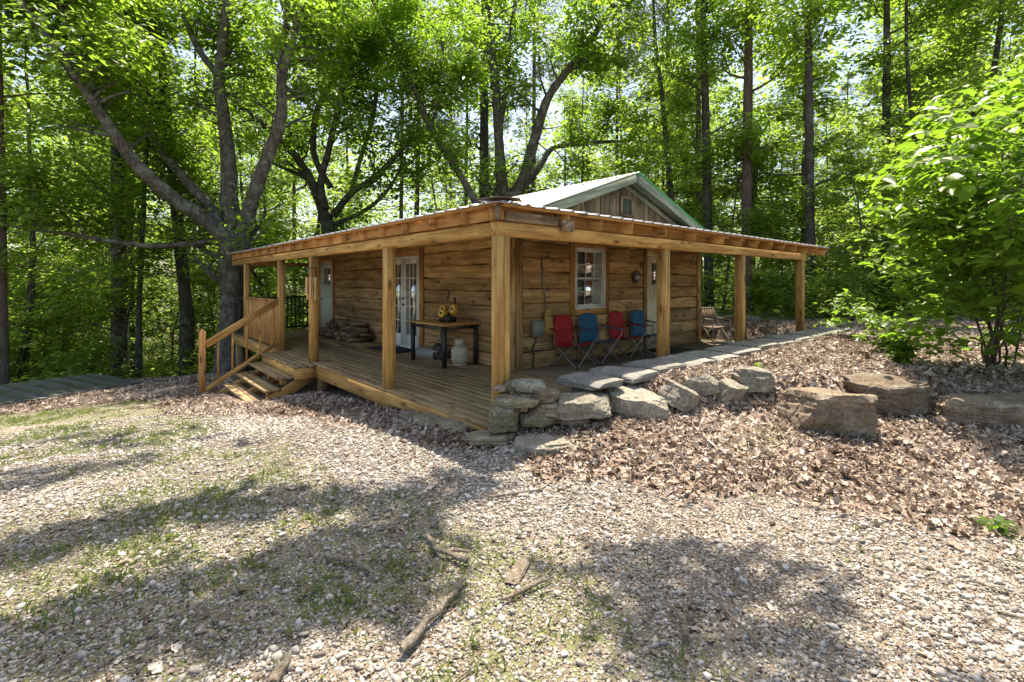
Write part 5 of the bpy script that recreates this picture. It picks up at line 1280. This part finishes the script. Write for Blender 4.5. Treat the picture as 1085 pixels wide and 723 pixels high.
# ---- kinds of woodland tree, copied through the woods
def proto_tree(kind, seed):
    rg = random.Random(seed); mb = MB(seed); tips = []
    t = empty(kind, (0, 0, -60))
    if kind == 'woodland_tree':
        H = rg.uniform(15, 20); r0 = rg.uniform(.10, .17); n = 10; p = Vector((0, 0, -.3)); pts = [p]; d = Vector((rg.gauss(0, .04), rg.gauss(0, .04), 1))
        for i in range(n): d = (d+Vector((rg.gauss(0, .05), rg.gauss(0, .05), .1))).normalized(); p = p+d*H/n; pts.append(p)
        mb.tube(pts, [r0*(1-.82*i/n) for i in range(n+1)], 8)
        for i in range(1, n+1):
            for _ in range(2 if i < 3 else 4):
                q = pts[i-1].lerp(pts[i], rg.random()); a = rg.random()*6.28; L = rg.uniform(1.5, 3.2)*(1.1-.5*i/n)
                grow(rg, mb, q, (math.cos(a), math.sin(a), rg.uniform(.0, .55)), L, .03*(1.3-i/n), 1, tips, up=.04, sides=5)
        trunk = mb.build('trunk', M['bark_dark'], t, smooth=True)
        leaf_cloud('crown', fill(tips, 13, .30, .12, seed), .19, M['leaf_far'], t, seed, flat=.6)
    elif kind == 'pine_tree':
        H = rg.uniform(20, 25); r0 = rg.uniform(.13, .18); lx, ly = rg.gauss(0, .25), rg.gauss(0, .25)
        pts = [Vector((lx*i/8, ly*i/8, -.3+H*i/8)) for i in range(9)]; mb.tube(pts, [r0*(1-.7*i/8) for i in range(9)], 8)
        for i in range(26):
            z = H*(.48+.5*i/26); a = rg.random()*6.28; L = rg.uniform(.8, 2.6)*(1.15-.7*i/26)
            grow(rg, mb, (lx*z/H, ly*z/H, z), (math.cos(a), math.sin(a), rg.uniform(-.1, .4)), L, .035, 1, tips, up=.05, sides=4)
        for i in range(6):
            z = H*rg.uniform(.2, .45); a = rg.random()*6.28
            mb.tube([(0, 0, z), (math.cos(a)*.5, math.sin(a)*.5, z+.05), (math.cos(a)*1.1, math.sin(a)*1.1, z-.05)], [.02, .015, .006], 4)
        mb.build('trunk', M['bark_pine'], t, smooth=True)
        leaf_cloud('crown', fill(tips, 26, .20, .16, seed), .17, M['needle'], t, seed, flat=.0, aspect=.16)
    elif kind == 'understory_tree':
        H = rg.uniform(4.5, 7.5); p = Vector((0, 0, -.2)); pts = [p]; d = Vector((rg.gauss(0, .12), rg.gauss(0, .12), 1)); n = 8
        for i in range(n): d = (d+Vector((rg.gauss(0, .1), rg.gauss(0, .1), .12))).normalized(); p = p+d*H/n; pts.append(p)
        mb.tube(pts, [.045*(1-.85*i/n) for i in range(n+1)], 6)
        for i in range(1, n+1):
            for _ in range(3):
                q = pts[i-1].lerp(pts[i], rg.random()); a = rg.random()*6.28
                grow(rg, mb, q, (math.cos(a), math.sin(a), rg.uniform(-.05, .3)), rg.uniform(.8, 1.9)*(1.1-.4*i/n), .012, 1, tips, up=.02, sides=4)
        mb.build('trunk', M['bark_dark'], t, smooth=True)
        leaf_cloud('crown', fill(tips, 11, .22, .07, seed), .14, M['leaf_far'], t, seed, flat=.9)
    else:   # woodland_shrub
        for s in range(6):
            a = rg.random()*6.28; grow(rg, mb, (0, 0, -.1), (math.cos(a)*.6, math.sin(a)*.6, 1), rg.uniform(.9, 1.8), .015, 1, tips, up=.05, sides=4)
        mb.build('stems', M['bark_dark'], t, smooth=True)
        leaf_cloud('crown', fill(tips, 12, .18, .08, seed), .12, M['leaf_far'], t, seed, flat=.8)
    return t
WOODS = dict(L='in the woods left of the cabin', B='in the woods behind the cabin', R='in the woods right of the cabin')
KIND = {'woodland_tree': ('slim leafy broadleaf tree', 'tree', 'broadleaf trees'), 'pine_tree': ('tall thin pine with bare lower trunk', 'pine tree', 'pines'),
        'understory_tree': ('small layered understory tree', 'small tree', 'understory trees'), 'woodland_shrub': ('low leafy shrub', 'shrub', 'shrubs')}
pr_rng = random.Random(2024)
def woods(kind, protos, n, F0, F1, mind, seed, sc_=(.85, 1.2), pxr=(-120, 1210), avoid=None):
    rg = random.Random(seed); placed = []; used = 0; tries = 0
    while len(placed) < n and tries < 20000:
        tries += 1; px = rg.uniform(*pxr); F = math.sqrt(rg.uniform(F0*F0, F1*F1)); p = at(px, 300, F); x, y = p[0], p[1]
        if -3.0 < x < 11.5 and -8 < y < 14.2: continue
        if x < 0 and y < 12.8 and x > -6.5+.0*y: continue
        if px < 215 and F < 14.5: continue
        if kind == 'woodland_tree' and (-4 < x < 9 and 13 < y < 19.5): continue
        if px > 760 and F < 13.5+.0*px: continue
        if avoid and avoid(px, F, rg): continue
        if any((x-a)**2+(y-b_)**2 < mind*mind for a, b_ in placed): continue
        placed.append((x, y)); k = len(placed)-1
        src = protos[k % len(protos)]
        o = src if k < len(protos) else copy_tree(src)
        s = rg.uniform(*sc_); o.location = (x, y, float(zt(x, y))); o.rotation_euler = (0, 0, rg.uniform(0, 6.28)); o.scale = (s, s, s*rg.uniform(.9, 1.1))
        reg = 'L' if px < 270 else ('B' if px < 745 else 'R'); lab, cat, grp = KIND[kind]
        tag(o, lab+' '+WOODS[reg], cat, grp+' '+WOODS[reg])
def thin_sky(px, F, rg): return 300 < px < 620 and rg.random() < .55
woods('woodland_tree', [proto_tree('woodland_tree', 300+i) for i in range(6)], 64, 15.5, 46, 2.2, 1, avoid=thin_sky)
woods('pine_tree', [proto_tree('pine_tree', 400+i) for i in range(4)], 40, 22, 55, 2.0, 2)
woods('understory_tree', [proto_tree('understory_tree', 500+i) for i in range(5)], 84, 13.8, 32, 1.3, 3)
woods('woodland_shrub', [proto_tree('woodland_shrub', 600+i) for i in range(4)], 110, 13.0, 26, .9, 4, sc_=(.6, 1.15))

# far woods closing the view (one mass)
rg_ = np.random.default_rng(9); n = 5200
px = rg_.uniform(-150, 1235, n); F = rg_.uniform(48, 70, n)
h = rg_.random(n)**.8*np.where((px > 290) & (px < 700), 17, 25)
C_ = np.array([at(a, 300, f) for a, f in zip(px, F)]); C_[:, 2] = zt(C_[:, 0], C_[:, 1])+h
P = np.repeat(C_, 22, 0)+rg_.normal(size=(n*22, 3))*np.array([1.0, 1.0, .45])
fw = leaf_cloud('far_woods', P, .42, M['leaf_far'], None, 5, flat=.5); tag(fw, 'far woods closing off the view behind all the nearer trees', 'woods', kind='stuff')
# low green growth on the forest floor
X, Y, F = view_points(52000, 12.5, 34, .6, 1.2)
keep = ~((X > -4) & (X < 11.2) & (Y < 13.5)) & (fbm(X, Y, .5, 71) > .36) & ~((X < -1.8) & (Y < 12.2)); X, Y = X[keep], Y[keep]
P = np.stack([X, Y, zt(X, Y)+np.abs(RG.normal(0, .28, len(X)))+.05], -1)
ug = leaf_cloud('undergrowth', P, .15, M['leaf_far'], None, 6, flat=1.0); tag(ug, 'low green undergrowth covering the forest floor', 'undergrowth', kind='stuff')

# ---- leafy sapling on the right
def sapling():
    b = at(1052, 400, 6.1); bz = float(zt(b[0], b[1])); t = empty('leafy_sapling', (b[0], b[1], bz)); tag(t, 'bright green multi-stemmed leafy sapling above the boulders on the right', 'sapling')
    rg = random.Random(71); mb = MB(71); tips = []
    stems = [(1068, 120, -.2), (1040, 140, -.5), (1008, 180, -.6), (1095, 95, .2), (1130, 80, .0), (1030, 185, -1.0), (1090, 180, -.9), (1150, 120, -.4), (1000, 250, -.2), (1100, 300, -1.0), (1085, 200, -1.5)]
    for i, (px, py, dF) in enumerate(stems):
        top = Vector(at(px, py, 6.1+dF)); base = Vector((b[0]+rg.gauss(0, .10), b[1]+rg.gauss(0, .10), bz-.1)); W = []
        for k in range(9):
            q = k/8; p = base.lerp(top, q); p.z += .35*math.sin(q*math.pi)*(1-q)*0; mid = math.sin(q*math.pi); p += Vector((rg.gauss(0, .03), rg.gauss(0, .03), .12*mid)); W.append(p)
        r0 = .024 if i in (0, 3) else .014
        mb.tube(W, [r0*(1-.8*k/8) for k in range(9)], 7)
        for k in range(2, 9):
            for _ in range(3 if k > 4 else 2):
                a = rg.random()*6.28
                if k < 4 and rg.random() < .85: continue
                grow(rg, mb, W[k], (math.cos(a), math.sin(a), rg.uniform(-.1, .4)), rg.uniform(.4, .75), .006, 1, tips, up=.02, sides=4)
    for k in range(5):
        a = rg.random()*6.28; q = rg.random()**.5
        grow(rg, mb, (b[0]+rg.gauss(0, .35), b[1]+rg.gauss(0, .35), bz), (math.cos(a)*.8, math.sin(a)*.8, 1), rg.uniform(.3, .8), .005, 1, tips, up=.05, sides=4)
    mb.build('stems', M['bark'], t, smooth=True, off=t.location)
    P = fill(tips, 3, .12, .05, 71)-np.array(t.location)
    leaf_cloud('crown', P, .112, M['leaf_near'], t, 71, flat=.62, near=True, aspect=.47)
    big = [tips[rg.randrange(len(tips))] for _ in range(60)]
    leaf_cloud('broad_leaves', np.array(big)+np.array((0, 0, .03))-np.array(t.location), .17, M['leaf_near'], t, 72, flat=1.2, near=True, aspect=.8)
sapling()
for i, (px, py, F, lab) in enumerate(((900, 345, 9.2, 'small yellow-green bush at the far edge of the leaf bank'), (935, 372, 7.2, 'loose little green shoot left of the leafy sapling'), (955, 395, 6.2, 'low weed clump at the left foot of the leafy sapling'), (640, 398, 5.6, 'tiny green weed in the leaves beside the flagstones'), (805, 410, 5.9, 'tiny yellow weed in the leaf bank behind the squarish stone'))):
    p = at(px, py, F); x, y = p[0], p[1]; z = float(zt(x, y)); t = empty('small_weed', (x, y, z)); tag(t, lab, 'plant'); rg = random.Random(i+5); mb = MB(i); tips = []
    k = (1.0, .6, .6, .16, .2)[i]
    for s in range(7 if i < 3 else 3):
        a = rg.random()*6.28; grow(rg, mb, (x, y, z-.02), (math.cos(a)*.5, math.sin(a)*.5, 1), rg.uniform(.35, .7)*k, .006*k, 1 if i < 3 else 0, tips, up=.05, sides=4)
    mb.build('stems', M['bark'], t, smooth=True, off=t.location)
    leaf_cloud('leaves', fill(tips, 3 if i < 3 else 2, .06*k, .03*k, i)-np.array(t.location), .09 if i < 3 else .045, M['leaf_near'], t, i, flat=.9, near=True)
